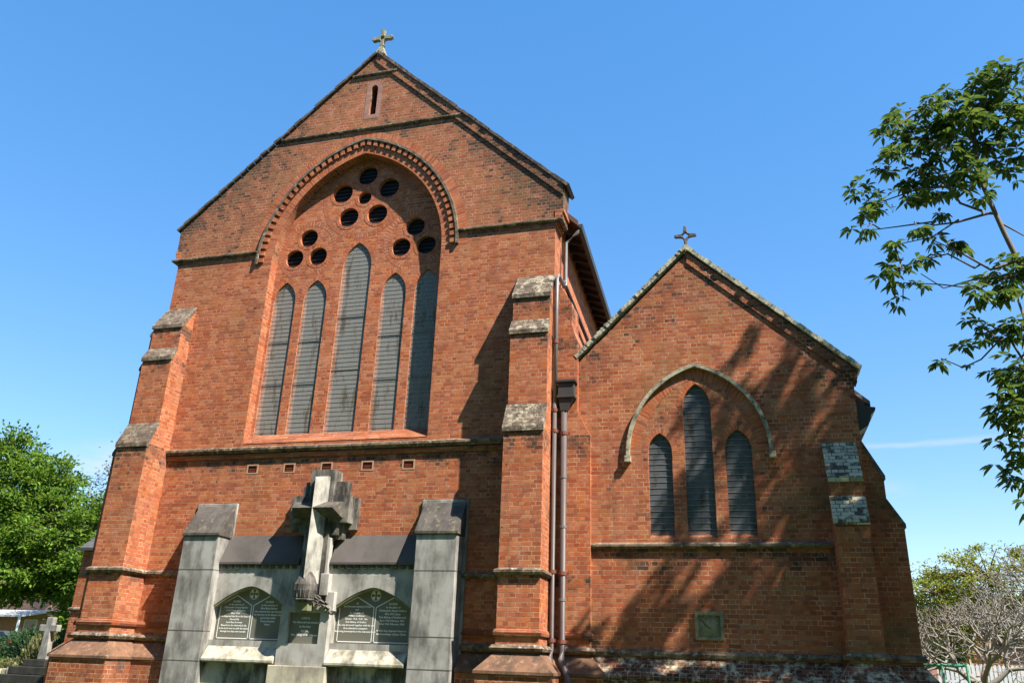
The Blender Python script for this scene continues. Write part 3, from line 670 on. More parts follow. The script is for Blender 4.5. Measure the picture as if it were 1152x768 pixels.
# --- chapel
KX = 1.008
YC = .13
cx_ = -.865
couter = [(-3.75, G0 - .3), (2.21, G0 - .3), (2.21, 5.30), (2.30, 5.50), (2.30, 5.62), (-.885, 8.56), (-3.75, 5.72)]
CL3 = [(-1.835, -1.355, 2.42, 4.14, 4.53), (-1.105, -.555, 2.42, 5.07, 5.55), (-.315, .195, 2.42, 4.14, 4.55)]
b = MB(); b.plate(couter, [lancet(*l) for l in CL3], YC, YC + .5, YC + .13); chapel_wall = b.build('chapel_wall', 'brick_chapel', church)
for l in CL3:
    pn = simple('lancet_window', 'pane_dark', church, lambda b: poly_face(b, lancet(*l), YC + .12))
    simple('wire_guard', 'mesh_ch', pn, lambda b: poly_face(b, lancet(*l), YC + .06))
    simple('guard_bar', 'bar_pale', pn, lambda b: grid_bars(b, l[0], l[1], l[2] + .1, l[3], l[4], YC + .055, .118, .0038))
    simple('sill', 'brick_sill', pn, lambda b: b.prism_yz([(YC - .0, 2.38), (YC + .004, 2.42), (YC + .125, 2.56), (YC + .125, 2.38)], l[0] + .002, l[1] - .002))
def f(b):
    for l in CL3:
        a, o = ringpath(l[0], l[1], l[3], l[4] - l[3], 0, .115); b.strip(a, o, YC - .004, .11)
    H0 = lambda g: gothic(-2.29 + .09, .62 - .09, 4.1, 1.80, 36, g)
    b.strip(H0(-.22), H0(0), YC - .0035, .22)
    b.strip([(-.83 - .01, 5.72)] + [(-.82, 5.72)], [(-.84, 5.7), (-.82, 5.7)], YC - .002, .1)
simple('arch_ring', 'brick_ring', church, f)
HC = lambda g: [(-2.20 - g, 4.02)] + gothic(-2.20, .53, 4.1, 1.80, 30, g) + [(.53 + g, 4.02)]
simple('hood_mould', 'hood_pale', church, lambda b: arch_solid(b, HC(.0), HC(.075), YC - .085, YC + .02))
for x in (-2.245, .575): simple('hood_stop', 'hood_pale', church, lambda b: b.box(x - .065, x + .065, YC - .11, YC + .02, 3.93, 4.06), bevel=.01)
simple('string_course', 'hood', church, lambda b: b.moulding([(-3.01, YC), (1.57, YC)], LEDGE(2.29, .075, .075, .03)))
simple('string_course', 'string', church, lambda b: b.moulding([(-3.01, YC), (1.53, YC)], ROLL(.33, .06, .07)))
simple('plinth', 'plinth', church, lambda b: b.moulding([(-3.01, YC), (1.53, YC)], PL(.30)))
verge('coping', (-3.30, 6.24), (-.885, 8.66), 'coping_pale', YC - .10, YC + .5, .08, .115, .018, .012)
verge('coping', (-.885, 8.66), (2.34, 5.64), 'coping_pale', YC - .08, YC + .5, .07, .16, .018, .014)
def f(b):
    x0, z0, x1, z1 = 2.28, 5.50, -.885, 8.44
    b.hull([(x0, YC - .03, z0 - .10), (x1, YC - .03, z1 - .10), (x1, YC - .03, z1 + .16), (x0, YC - .03, z0 + .16)], [(x0, YC + .3, z0 - .10), (x1, YC + .3, z1 - .10), (x1, YC + .3, z1 + .16), (x0, YC + .3, z0 + .16)])
simple('verge_course', 'brick_chapel', church, f)
finial(-.885, YC + .12, 8.70, .58, ('finial', 'finial_dark'), 1)
front_buttress(1.53, 2.10, YC, [(.40, 4.16, 3.42), (.62, 3.06, 2.60)], 'brick_shade', 'weather_pale', 4.2, .03)
side_buttress(2.19, 1, YC + .03, .95, [(.34, 4.26, 3.52), (.58, 3.08, 2.62)], 'brick_shade', 'weather')
CP = [(1.53, YC), (1.53, YC - .62), (2.10, YC - .62), (2.10, YC + .03), (2.77, YC + .03), (2.77, .95)]
simple('plinth', 'plinth', church, lambda b: b.moulding(CP, PL(.24)))
simple('string_course', 'string', church, lambda b: b.moulding(CP, ROLL(.36, .07, .07)))
def f(b):
    b.hull([(-.885, .5, 8.40), (2.52, .5, 5.12), (2.52, .5, 5.02), (-.885, .5, 8.28)], [(-.885, 9, 8.40), (2.52, 9, 5.12), (2.52, 9, 5.02), (-.885, 9, 8.28)])
    b.hull([(-.89, .5, 8.40), (-3.7, .5, 5.70), (-3.7, .5, 5.60), (-.89, .5, 8.28)], [(-.89, 9, 8.40), (-4.0, 9, 5.40), (-4.0, 9, 5.30), (-.89, 9, 8.28)])
simple('roof', 'slate', church, f)
simple('side_wall', 'brick_chapel', church, lambda b: (b.box(1.75, 2.2, .63, 9, G0, 5.1), b.box(-3.6, 2.2, 9, 9.4, G0, 5.1)))
def f(b):
    pr = [(2.20, 5.02), (2.30, 5.06), (2.38, 4.93), (2.56, 4.90), (2.55, 4.84), (2.47, 4.76), (2.40, 4.55), (2.20, 4.42)]
    b.prism_xz(pr, .20, .62)
    b.prism_xz([(2.44, 5.02), (2.60, 5.02), (2.57, 4.88), (2.46, 4.88)], .62, 9)
simple('gutter', 'gutter', church, f)
# cast panel
def f(b):
    x0, x1, z0, z1, y = -1.05, -.535, .565, 1.07, YC
    for (a, c, d, e) in ((x0, x1, z1 - .07, z1), (x0, x1, z0, z0 + .06), (x0, x0 + .06, z0 + .06, z1 - .07), (x1 - .06, x1, z0 + .06, z1 - .07)): b.box(a, c, y - .055, y + .02, d, e)
    xi0, xi1, zi0, zi1 = x0 + .06, x1 - .06, z0 + .06, z1 - .07
    ap = ((xi0 + xi1) / 2 + .02, y - .05, (zi0 + zi1) / 2)
    q = [(xi0, y - .012, zi0), (xi1, y - .012, zi0), (xi1, y - .012, zi1), (xi0, y - .012, zi1)]
    for i in range(4): b.face([q[i], q[(i + 1) % 4], ap], want=(0, -1, 0))
pan = simple('cast_panel', 'panel', church, f)
simple('crack', 'dark', pan, lambda b: b.tube([(-.96, YC - .026, .93), (-.90, YC - .034, .885), (-.875, YC - .040, .835), (-.82, YC - .050, .79), (-.775, YC - .055, .765)], .006, 5))

# --- rainwater goods in the corner
def f(b):
    b.tube([(RX(.6) + .46, .6, 9.80), (RX(.6) + .42, .6, 9.66), (-3.70, .6, 9.40), (-3.70, .6, 8.30), (-3.715, .55, 8.22)], .05, 10)
dp0 = simple('downpipe', 'pipe_zinc', church, f, smooth=True)
simple('downpipe', 'pipe', church, lambda b: b.tube([(-3.72, .55, 8.36), (RX(9) + .1, 9.0, 8.36)], .05, 10), smooth=True)
def f(b): b.tube([(-3.715, .55, 8.25), (-3.72, -.02, 8.24), (-3.745, -.10, 8.12), (-3.745, -.10, 5.2)], .048, 10)
simple('downpipe', 'pipe_zinc', church, f, smooth=True)
def clips(x, y, r, zs, par):
    for z in zs:
        simple('bracket', 'pipe_rust', par, lambda b: (b.tube([(x, y, z - .035), (x, y, z + .035)], r + .015, 10), b.box(x - r - .05, x + r + .06, y + r * .4, y + r * .4 + .02, z - .03, z + .03)), smooth=False)
def f(b): b.tube([(-3.745, -.10, 5.2), (-3.745, -.10, .30), (-3.74, -.18, .16), (-3.60, -.46, -.20), (-3.58, -.46, G0)], .048, 10)
dp1 = simple('downpipe', 'pipe', church, f, smooth=True); clips(-3.745, -.10, .048, (6.6, 5.05, 4.6, 1.75, .48), dp1)
def f(b): b.tube([(-3.55, -.06, 5.25), (-3.55, -.06, .30), (-3.53, -.16, .14), (-3.34, -.44, -.22), (-3.32, -.44, G0)], .066, 12)
dp2 = simple('downpipe', 'pipe', church, f, smooth=True); clips(-3.55, -.06, .066, (4.55, 1.72, .46), dp2)
for z in (3.6, 2.6, 1.2): simple('pipe_socket', 'pipe_zinc', dp2, lambda b: b.tube([(-3.55, -.06, z), (-3.55, -.06, z + .05)], .074, 12))
def f(b):
    b.box(-3.70, -3.28, -.20, .03, 5.64, 5.70)
    b.box(-3.67, -3.32, -.16, .03, 5.36, 5.64)
    b.hull([(-3.69, -.18, 5.36), (-3.30, -.18, 5.36), (-3.30, .03, 5.36), (-3.69, .03, 5.36)], [(-3.69, -.18, 5.30), (-3.30, -.18, 5.30), (-3.30, .03, 5.30), (-3.69, .03, 5.30)])
    b.hull([(-3.66, -.15, 5.30), (-3.34, -.15, 5.30), (-3.34, .03, 5.30), (-3.66, .03, 5.30)], [(-3.62, -.13, 5.02), (-3.48, -.13, 5.02), (-3.48, .01, 5.02), (-3.62, .01, 5.02)])
simple('rainwater_head', 'gutter', church, f, bevel=.008)

# --- low vestry wing on the far left side
simple('vestry_wall', 'annex', church, lambda b: b.box(-22.95, -14.2, 8.5, 15, G0, 3.4))
simple('vestry_roof', 'slate', church, lambda b: b.hull([(-23.0, 8.3, 3.4), (-14.15, 8.3, 3.4), (-14.15, 15.2, 3.4), (-23.0, 15.2, 3.4)], [(-20.6, 10.6, 6.6), (-14.15, 10.6, 6.6), (-14.15, 12.4, 6.6), (-20.6, 12.4, 6.6)]))
simple('gutter', 'gutter', church, lambda b: b.box(-23.05, -14.2, 8.2, 8.31, 3.3, 3.4))
simple('string_course', 'string', church, lambda b: b.moulding([(-22.95, 15), (-22.95, 8.5), (-14.3, 8.5)], LEDGE(1.35, .08, .08)))
simple('plinth', 'plinth_brown', church, lambda b: b.moulding([(-22.95, 15), (-22.95, 8.5), (-14.3, 8.5)], PL(.3)))

# ================================================================== memorial
mem = thing('memorial', (-8.88, -.3, G0), 'pale cement memorial with capped piers, a big cross and dark tablets against the church', 'memorial')
def pier(x0, x1, d):
    b = MB(); b.box(x0, x1, -d, .05, G0 - .2, 2.44); p = b.build('pier', 'mem_pier', mem, bevel=.012)
    b = MB(); b.prism_yz([(-.05, 3.16), (-d - .04, 2.50), (-d - .04, 2.44), (.03, 2.44), (.03, 3.16)], x0 - .03, x1 + .03); b.build('cap', 'mem_dark', p, bevel=.01)
    b = MB(); b.box(x0 - .09, x1 + .07, -.045, .03, G0 - .2, 3.22); b.build('back_slab', 'mem_pier', p, bevel=.01)
    for z in (1.72, .47, -.12):
        b = MB(); b.box(x0 - .003, x1 + .003, -d - .003, -.1, z - .008, z + .008); b.build('joint', 'mem_roof', p)
    return p
pier(-12.05, -11.17, .47); pier(-6.52, -5.64, .47)
# back wall with two shallow-pointed niches
NL = lambda xl, xr: [(xr, .31), (xl, .31)] + gothic(xl, xr, 1.03, .37, 14)
def gothic_flat(xl, xr, zs, rise, n=14):
    hw = (xr - xl) / 2; xc = (xl + xr) / 2; L = []
    for i in range(n + 1):
        t = i / n; L.append((xl + hw * t, zs + rise * (1 - (1 - t) ** 1.55)))
    return L + [(2 * xc - x, z) for x, z in L[::-1][1:]]
def niche(xl, xr): return [(xr, .31), (xl, .31)] + gothic_flat(xl, xr, 1.0, .40)
NI = [(-11.16, -9.46), (-8.32, -6.60)]
b = MB(); b.plate([(-11.17, G0), (-6.52, G0), (-6.52, 1.86), (-11.17, 1.86)], [niche(*n) for n in NI], -.24, .04, -.09); b.build('wall', 'mem', mem)
for xl, xr in NI:
    o1 = [(x, z + .0) for x, z in gothic_flat(xl, xr, 1.0, .40)]; o2 = [(x + (x - (xl + xr) / 2) * .04, z + .30) for x, z in gothic_flat(xl, xr, 1.0, .34)]
    simple('arch_band', 'mem', mem, lambda b: arch_solid(b, o1, o2, -.252, -.2))
    # soffit lining, green with moss
    o3 = [(x, z - .004) for x, z in gothic_flat(xl + .004, xr - .004, 1.0, .40)]; o4 = [(x, z - .03) for x, z in gothic_flat(xl + .03, xr - .03, 1.0, .40)]
    simple('arch_soffit', 'mem_soffit', mem, lambda b: arch_solid(b, o4, o3, -.238, -.09))
# sloping roof between the piers
for x0, x1 in ((-11.17, -9.22), (-8.50, -6.52)):
    simple('coping', 'mem_roof', mem, lambda b: b.prism_yz([(.0, 2.50), (-.30, 1.90), (-.30, 1.85), (-.22, 1.83), (.03, 1.83), (.03, 2.50)], x0 + .002, x1 - .002), bevel=.008)
    def f(b):
        x = x0 + .08
        while x < x1 - .08: b.box(x, x + .09, -.275, -.23, 1.77, 1.832); x += .17
    simple('dentil_course', 'mem_dark', mem, f)
# sloping sills below the tablets
M['mem_stain'] = stone('memorial stained base', (.36, .34, .28), (.06, .055, .05), .65, 1.8)
M['mem_sill'] = stone('memorial sill', (.48, .44, .35), (.09, .08, .065), .48, 2.6, moss=(.40, .33, .17))
for xl, xr in NI:
    simple('sill', 'mem_sill', mem, lambda b: b.prism_yz([(-.09, .315), (-.20, .24), (-.44, -.06), (-.44, -.11), (-.38, -.13), (-.2, -.13), (-.09, -.13)], xl + .002, xr - .002), bevel=.01)
# central block, its tablet and base
def f(b):
    b.plate([(-9.43, -.14), (-8.33, -.14), (-8.33, 1.0), (-9.43, 1.0)], [[(-9.24, .28), (-8.52, .28), (-8.52, .88), (-9.24, .88)]], -.40, .03, -.32)
simple('pedestal', 'mem', mem, f)
simple('base', 'mem_base', mem, lambda b: (b.box(-9.55, -8.25, -.46, .03, G0 - .2, -.142)), bevel=.015)
for x0, x1 in ((-11.165, -9.56), (-8.24, -6.525)): simple('base', 'mem_stain', mem, lambda b: b.box(x0, x1, -.30, -.24, G0 - .2, -.135))
# cross: stepped back plates, then the ridged cross
CX = -8.87
def f(b):
    b.box(CX - .78, CX + .80, -.10, .03, 2.60, 3.28)
    b.box(CX - .45, CX + .55, -.22, .03, 2.38, 3.62)
    b.box(CX - .68, CX + .70, -.34, .03, 2.72, 3.30)
    b.box(CX - .27, CX + .30, -.36, .03, 1.0, 3.86)
    b.box(CX - .45, CX + .50, -.302, .03, 2.46, 3.50)
cross = simple('cross', 'mem_cross', mem, f, bevel=.018, merge=False)
def bar(b, p0, p1, w, y0, yr):
    """ridged (roof-shaped) bar from p0 to p1 in the xz plane, half width w"""
    p0, p1 = Vector((p0[0], 0, p0[1])), Vector((p1[0], 0, p1[1])); d = (p1 - p0).normalized(); n = Vector((-d.z, 0, d.x))
    A = [p0 + n * w, p0 - n * w]; Bq = [p1 + n * w, p1 - n * w]
    Y = lambda v, y: (v.x, y, v.z)
    b.face([Y(A[0], y0), Y(Bq[0], y0), Y(p1 - d * w * .6, yr), Y(p0, yr)], want=Vector((n.x, -.4, n.z)))
    b.face([Y(A[1], y0), Y(Bq[1], y0), Y(p1 - d * w * .6, yr), Y(p0, yr)], want=Vector((-n.x, -.4, -n.z)))
    b.face([Y(Bq[0], y0), Y(Bq[1], y0), Y(p1 - d * w * .6, yr)], want=Vector((d.x, -.3, d.z)))
    for s_ in (0, 1): b.face([Y(A[s_], y0), Y(Bq[s_], y0), Y(Bq[s_], -.33), Y(A[s_], -.33)], want=n * (1 if s_ == 0 else -1))
    b.face([Y(Bq[0], y0), Y(Bq[1], y0), Y(Bq[1], -.33), Y(Bq[0], -.33)], want=d)
def f(b):
    c = (CX + .03, 2.98)
    bar(b, c, (c[0], 3.70), .165, -.42, -.70); bar(b, c, (c[0], 1.45), .165, -.42, -.70)
simple('ridge', 'mem_ridge', cross, f, merge=False)
for q in (-.58, .56): simple('arm', 'mem_dark', cross, lambda b: bar(b, (CX + .03, 2.98), (CX + .03 + q, 2.98), .165, -.42, -.695))
def f(b):
    b.box(CX + .18, CX + .36, -.34, -.2, 1.5, 2.40); b.box(CX + .24, CX + .44, -.38, -.2, 1.22, 1.66); b.box(CX + .40, CX + .60, -.36, -.2, .92, 1.30)
    b.box(CX - .42, CX - .18, -.32, -.2, 1.0, 1.5)
simple('shaft_step', 'mem', cross, f, bevel=.012)
# carved mitre on its bracket, crozier ribbon at its side
def mitre(b):
    prof = [(1.06, .17), (1.13, .185), (1.16, .20), (1.30, .24), (1.42, .235), (1.54, .18), (1.64, .10), (1.71, .02)]
    n = 24; rings = []
    for z, r in prof:
        rings.append([(CX + .02 + r * math.cos(2 * math.pi * k / n) * (1 + .05 * (k % 2)), -.56 + r * .75 * math.sin(2 * math.pi * k / n) * (1 + .07 * (k % 2)), z + (.03 * math.cos(4 * math.pi * k / n) if z > 1.5 else 0)) for k in range(n)])
    for i in range(len(rings) - 1):
        for k in range(n):
            q = [rings[i][k], rings[i][(k + 1) % n], rings[i + 1][(k + 1) % n], rings[i + 1][k]]
            b.face(q, want=(math.cos(2 * math.pi * (k + .5) / n), math.sin(2 * math.pi * (k + .5) / n), .1))
    b.face(rings[0], want=(0, 0, -1)); b.face(rings[-1], want=(0, 0, 1))
mi = simple('mitre', 'mem_old', mem, mitre)
def f(b):
    # raised band and leaf relief
    b.tube([(CX + .02 + .20 * math.cos(a), -.56 + .155 * math.sin(a), 1.12) for a in np.linspace(0, 2 * math.pi, 20)], .022, 6, cap=False)
    for k in range(9):
        a = math.pi * (1.0 + k / 8); x = CX + .02 + .212 * math.cos(a); y = -.56 + .168 * math.sin(a)
        b.tube([(x, y, 1.16), (x * 1 + .004, y - .008, 1.28), (x - .01, y + .005, 1.40 + .05 * (k % 2))], .011, 5)
        b.tube([(x - .02, y - .006, 1.30), (x + .02, y - .006, 1.34)], .010, 5)
simple('relief', 'mem_cross', mi, f)
simple('bracket', 'mem_soffit', mem, lambda b: b.box(CX - .12, CX + .16, -.62, -.3, .90, 1.07), bevel=.01)
def f(b):
    rs = random.Random(3)
    for k in range(14):
        x = CX + .18 + .40 * rs.random(); z = 1.16 - .55 * (x - CX - .18) + rs.uniform(-.07, .07); y = -.42 - rs.random() * .06
        b.tube([(x - .06, y, z - .02), (x, y - .02, z + .03), (x + .06, y, z - .015)], .02, 5)
    b.tube([(CX + .12, -.46, 1.20), (CX + .3, -.47, 1.08), (CX + .5, -.45, .98), (CX + .6, -.43, .86)], .03, 6)
simple('carved_foliage', 'mem_old', mem, f)
# tablets with white borders, cross roundel and lettering
def text_mesh(name, body, x, z, y, size, parent, mat='white', sp=1.0):
    cu = bpy.data.curves.new(name, 'FONT'); cu.body = body; cu.align_x = 'CENTER'; cu.align_y = 'TOP'; cu.size = size; cu.space_line = sp; cu.extrude = .0012; cu.resolution_u = 2; cu.offset = size * .022
    to = bpy.data.objects.new(name, cu); COL.objects.link(to)
    me = bpy.data.meshes.new_from_object(to.evaluated_get(bpy.context.evaluated_depsgraph_get())); bpy.data.objects.remove(to)
    me.transform(Matrix.Translation((x, y, z)) @ Matrix.Rotation(math.pi / 2, 4, 'X')); me.materials.clear(); me.materials.append(M[mat])
    o = bpy.data.objects.new(name, me); COL.objects.link(o); adopt(o, parent); return o
def line(b, pts, y, w=.011, closed=True):
    n = len(pts)
    for i in range(n if closed else n - 1):
        p, q = Vector(pts[i]), Vector(pts[(i + 1) % n]); d = (q - p).normalized(); nn = Vector((-d.y, d.x)) * w; e = d * w
        b.face([(p.x - e.x + nn.x, y, p.y - e.y + nn.y), (q.x + e.x + nn.x, y, q.y + e.y + nn.y), (q.x + e.x - nn.x, y, q.y + e.y - nn.y), (p.x - e.x - nn.x, y, p.y - e.y - nn.y)], want=(0, -1, 0))
TX = [["SACRED\nto the memory of\nChristopher George Barlow\nof the Parish of Grafton\nDied 1915\nwho departed this life in the hope of\nEternal Life\nLord thou knowest\nBlessed are the dead which die\nin the Lord even so saith the Spirit\nthrough one that over-cometh", "SACRED\nto the memory of\nAlice Maria Barlow\nwho entered into rest 6th June\nfor the love of the Master of all\nand in firm belief\nTrust and peace\nAmen"],
      ["IN\nthe Reverent memory of God\nand\nIn  memory  of\nWilliam Collinson\nSawyer,  M.A.  D.D.  the\nFirst Bishop of Grafton\nwho was drowned together with his son\n& an attendant companion\nReturning homewards on the Clarence River", "SACRED\nto the glory of\nChristopher Sawyer Holmes\nM.A. D.D. Jesus\nFirst Bishop of Grafton and\nBorn 19th February 1831\nDied 15th February 1868\n\nin faith they departed hence in\nthe Knowledge of Jesus Christ"]]
for k, (xl, xr) in enumerate(NI):
    tb = simple('tablet', 'tablet', mem, lambda b: poly_face(b, niche(xl - .02, xr + .02), -.092))
    xc = (xl + xr) / 2
    def f(b):
        for s_ in (-1, 1):
            a, c = (xl + .07, xc - .025) if s_ < 0 else (xc + .025, xr - .07)
            b_, e_ = min(a, c), max(a, c)
            line(b, [(b_, .35), (e_, .35), (e_, 1.02), ((b_ + e_) / 2, 1.22), (b_, 1.02)], -.0955, .009)
        cz = 1.255
        ci = circle(xc, cz, .10, 24); co = circle(xc, cz, .112, 24); b.strip(ci + ci[:1], co + co[:1], -.0955, .1)
        for q in range(4):
            a = math.pi / 4 + math.pi / 2 * q
            pts = [(xc + .02 * math.cos(a), cz + .02 * math.sin(a))] + [(xc + .092 * math.cos(a + t), cz + .092 * math.sin(a + t)) for t in (-.42, -.2, 0, .2, .42)]
            poly_face(b, pts, -.0955)
    simple('border', 'white', tb, f)
    for s_ in (0, 1):
        text_mesh('inscription', TX[k][s_], xc + (-.4 if s_ == 0 else .4), 1.12, -.0935, .050 if s_ == 0 else .053, tb, sp=1.22)
tb = simple('tablet', 'tablet', mem, lambda b: poly_face(b, [(-9.24, .28), (-8.52, .28), (-8.52, .88), (-9.24, .88)], -.325))
text_mesh('inscription', "A.M.D.G.\nThis Memorial was erected\nby the Laity\nand the\nRev. Clergy of the Diocese", -8.88, .80, -.3265, .054, tb, sp=1.5)
# ================================================================== ground
def gz(x, y):
    return G0 + .04 * max(0, min(32, -14.5 - x)) * min(1, max(0, (-14.5 - x) / 4)) + .02 * max(0, min(40, x - 4))
def f(b):
    xs = [-400, -200, -120, -80, -60, -50, -46, -40, -34, -28, -22, -18, -14.5, -10, -4, 0, 4, 10, 20, 44, 80, 150, 300]; ys = [-120, -60, -30, -16, -8, 0, 8, 16, 24, 40, 70, 120, 250, 600]
    for i in range(len(xs) - 1):
        for j in range(len(ys) - 1):
            q = [(xs[i], ys[j]), (xs[i + 1], ys[j]), (xs[i + 1], ys[j + 1]), (xs[i], ys[j + 1])]
            b.face([(x, y, gz(x, y)) for x, y in q], want=(0, 0, 1))
ground = simple('ground', 'ground', None, f); tag(ground, kind='structure')
# grass blades on the strip of lawn in view
def leaves_mesh(name, C, D, N, L, W, mat, parent=None, fold=.25, droop=0.0):
    """C centres, D directions (unit), N up-ish vectors, L lengths, W widths -> one mesh of folded leaves (two quads each)"""
    n = len(C); S = np.cross(D, N); S /= np.linalg.norm(S, axis=1, keepdims=True) + 1e-9; N2 = np.cross(S, D)
    L = L[:, None]; W = W[:, None]
    dn = np.array([0, 0, -1.0]) * droop
    P = np.empty((n, 6, 3))
    P[:, 0] = C
    P[:, 1] = C + D * L * .38 + S * W * .5 + N2 * W * fold + dn * L * .1
    P[:, 2] = C + D * L * .74 + S * W * .38 + N2 * W * fold * .7 + dn * L * .35
    P[:, 3] = C + D * L + dn * L * .6
    P[:, 4] = C + D * L * .74 - S * W * .38 + N2 * W * fold * .7 + dn * L * .35
    P[:, 5] = C + D * L * .38 - S * W * .5 + N2 * W * fold + dn * L * .1
    V = P.reshape(-1, 3); base = np.arange(n)[:, None] * 6
    F = np.concatenate([base + np.array([0, 1, 2, 3]), base + np.array([0, 3, 4, 5])], axis=1).reshape(-1, 4)
    me = bpy.data.meshes.new(name); me.vertices.add(len(V)); me.vertices.foreach_set('co', V.ravel())
    me.loops.add(F.size); me.loops.foreach_set('vertex_index', F.ravel().astype(np.int32))
    me.polygons.add(len(F)); me.polygons.foreach_set('loop_start', (np.arange(len(F)) * 4).astype(np.int32)); me.polygons.foreach_set('loop_total', np.full(len(F), 4, np.int32))
    me.update(calc_edges=True); me.validate()
    for mt in ([mat] if isinstance(mat, str) else mat): me.materials.append(M[mt])
    o = bpy.data.objects.new(name, me); COL.objects.link(o)
    if parent is not None: adopt(o, parent)
    return o
def rand_dirs(n, zlo=-1, zhi=1):
    a = rng.uniform(0, 2 * math.pi, n); z = rng.uniform(zlo, zhi, n); r = np.sqrt(np.maximum(0, 1 - z * z))
    return np.stack([r * np.cos(a), r * np.sin(a), z], 1)
def tubes(name, paths, mat, parent, n=6):
    b = MB()
    for path, r0, r1 in paths: b.tube(path, r0, n, r1=r1, cap=False)
    return b.build(name, mat, parent, merge=True, smooth=True)

n = 9000
gx = rng.uniform(-46, -19, n); gy = rng.uniform(6, 30, n)
C = np.stack([gx, gy, [gz(x, y) for x, y in zip(gx, gy)]], 1); D = rand_dirs(n, .6, .95)
gr = leaves_mesh('lawn_grass', C, D, rand_dirs(n, -.2, .2), rng.uniform(.06, .16, n), rng.uniform(.012, .03, n), 'leaf_bright'); tag(gr, kind='stuff')

# ================================================================== big tree beside the chapel
CL= [(2.24,-3.44,7.47,0.24),(2.23,-3.56,6.85,0.21),(2.64,-3.29,7.31,0.24),(2.59,-3.51,6.53,0.15),(2.61,-3.59,6.03,0.21),(2.82,-3.29,5.86,0.15),(2.89,-2.82,9.02,0.21),(2.73,-2.93,8.23,0.21),(3.2,-2.96,9.32,0.21),(3.42,-3.45,9.02,0.24),(3.18,-3.17,8.6,0.26),(3.11,-3.4,7.81,0.26),(3.62,-3.49,8.69,0.29),(3.53,-3.55,8.15,0.26),(3.25,-3.46,8.13,0.21),(4.17,-2.82,9.51,0.29),(3.92,-2.9,9.69,0.18),(4.37,-2.92,9.32,0.29),(4.77,-2.93,9.87,0.29),(4.83,-3.48,9.55,0.24),(4.84,-3.37,9.17,0.29),(4.6,-3.09,9.09,0.29),(4.19,-2.99,8.56,0.29),(3.66,-2.88,7.87,0.26),(3.35,-2.86,7.8,0.24),(2.94,-3.57,6.75,0.15),(3.47,-3.1,7.19,0.15),(3.27,-3.05,6.76,0.18),(3.56,-3.19,6.65,0.18),(3.8,-3.49,7.65,0.29),(4.1,-3.22,7.97,0.29),(4.0,-3.57,7.27,0.24),(4.84,-2.81,8.33,0.29),(4.65,-2.87,7.93,0.24),(4.31,-3.16,8.3,0.18),(3.71,-3.38,8.5,0.21),(3.91,-2.83,5.98,0.18),(4.19,-3.13,6.09,0.29),(4.41,-2.86,5.92,0.24),(3.16,-2.89,6.5,0.15),(2.97,-3.19,7.58,0.24),(4.22,-3.28,9.48,0.24),(3.97,-3.11,8.91,0.24),(4.38,-3.26,8.6,0.24),(4.77,-3.5,8.43,0.24),(3.48,-3.38,8.61,0.24),(3.82,-2.92,8.34,0.24),(3.97,-3.61,8.61,0.26),(2.87,-3.61,8.09,0.21),(4.52,-3.09,9.51,0.26),(4.6,-3.4,8.66,0.24),(3.42,-3.17,7.98,0.21),(3.03,-3.23,8.92,0.18),(2.62,-3.34,5.99,0.22),(2.74,-2.75,5.81,0.16),(3.69,-3.47,5.64,0.22),(4.15,-3.28,5.87,0.25),(4.1,-3.47,5.54,0.22),(3.63,-3.08,5.2,0.18),(3.64,-3.4,4.92,0.19),(3.38,-3.33,4.71,0.14),(4.12,-2.98,5.06,0.28),(4.18,-3.36,5.01,0.25),(3.97,-3.15,4.32,0.32),(4.18,-2.84,4.25,0.32),(3.83,-3.56,3.66,0.32),(3.82,-3.59,3.44,0.25),(3.79,-3.44,3.13,0.22),(3.83,-2.96,2.94,0.22),(3.88,-3.1,2.81,0.19),(3.72,-3.44,2.34,0.13),(2.99,-3.35,4.52,0.04),(4.0,-3.49,4.31,0.25),(4.03,-3.24,3.85,0.25)]
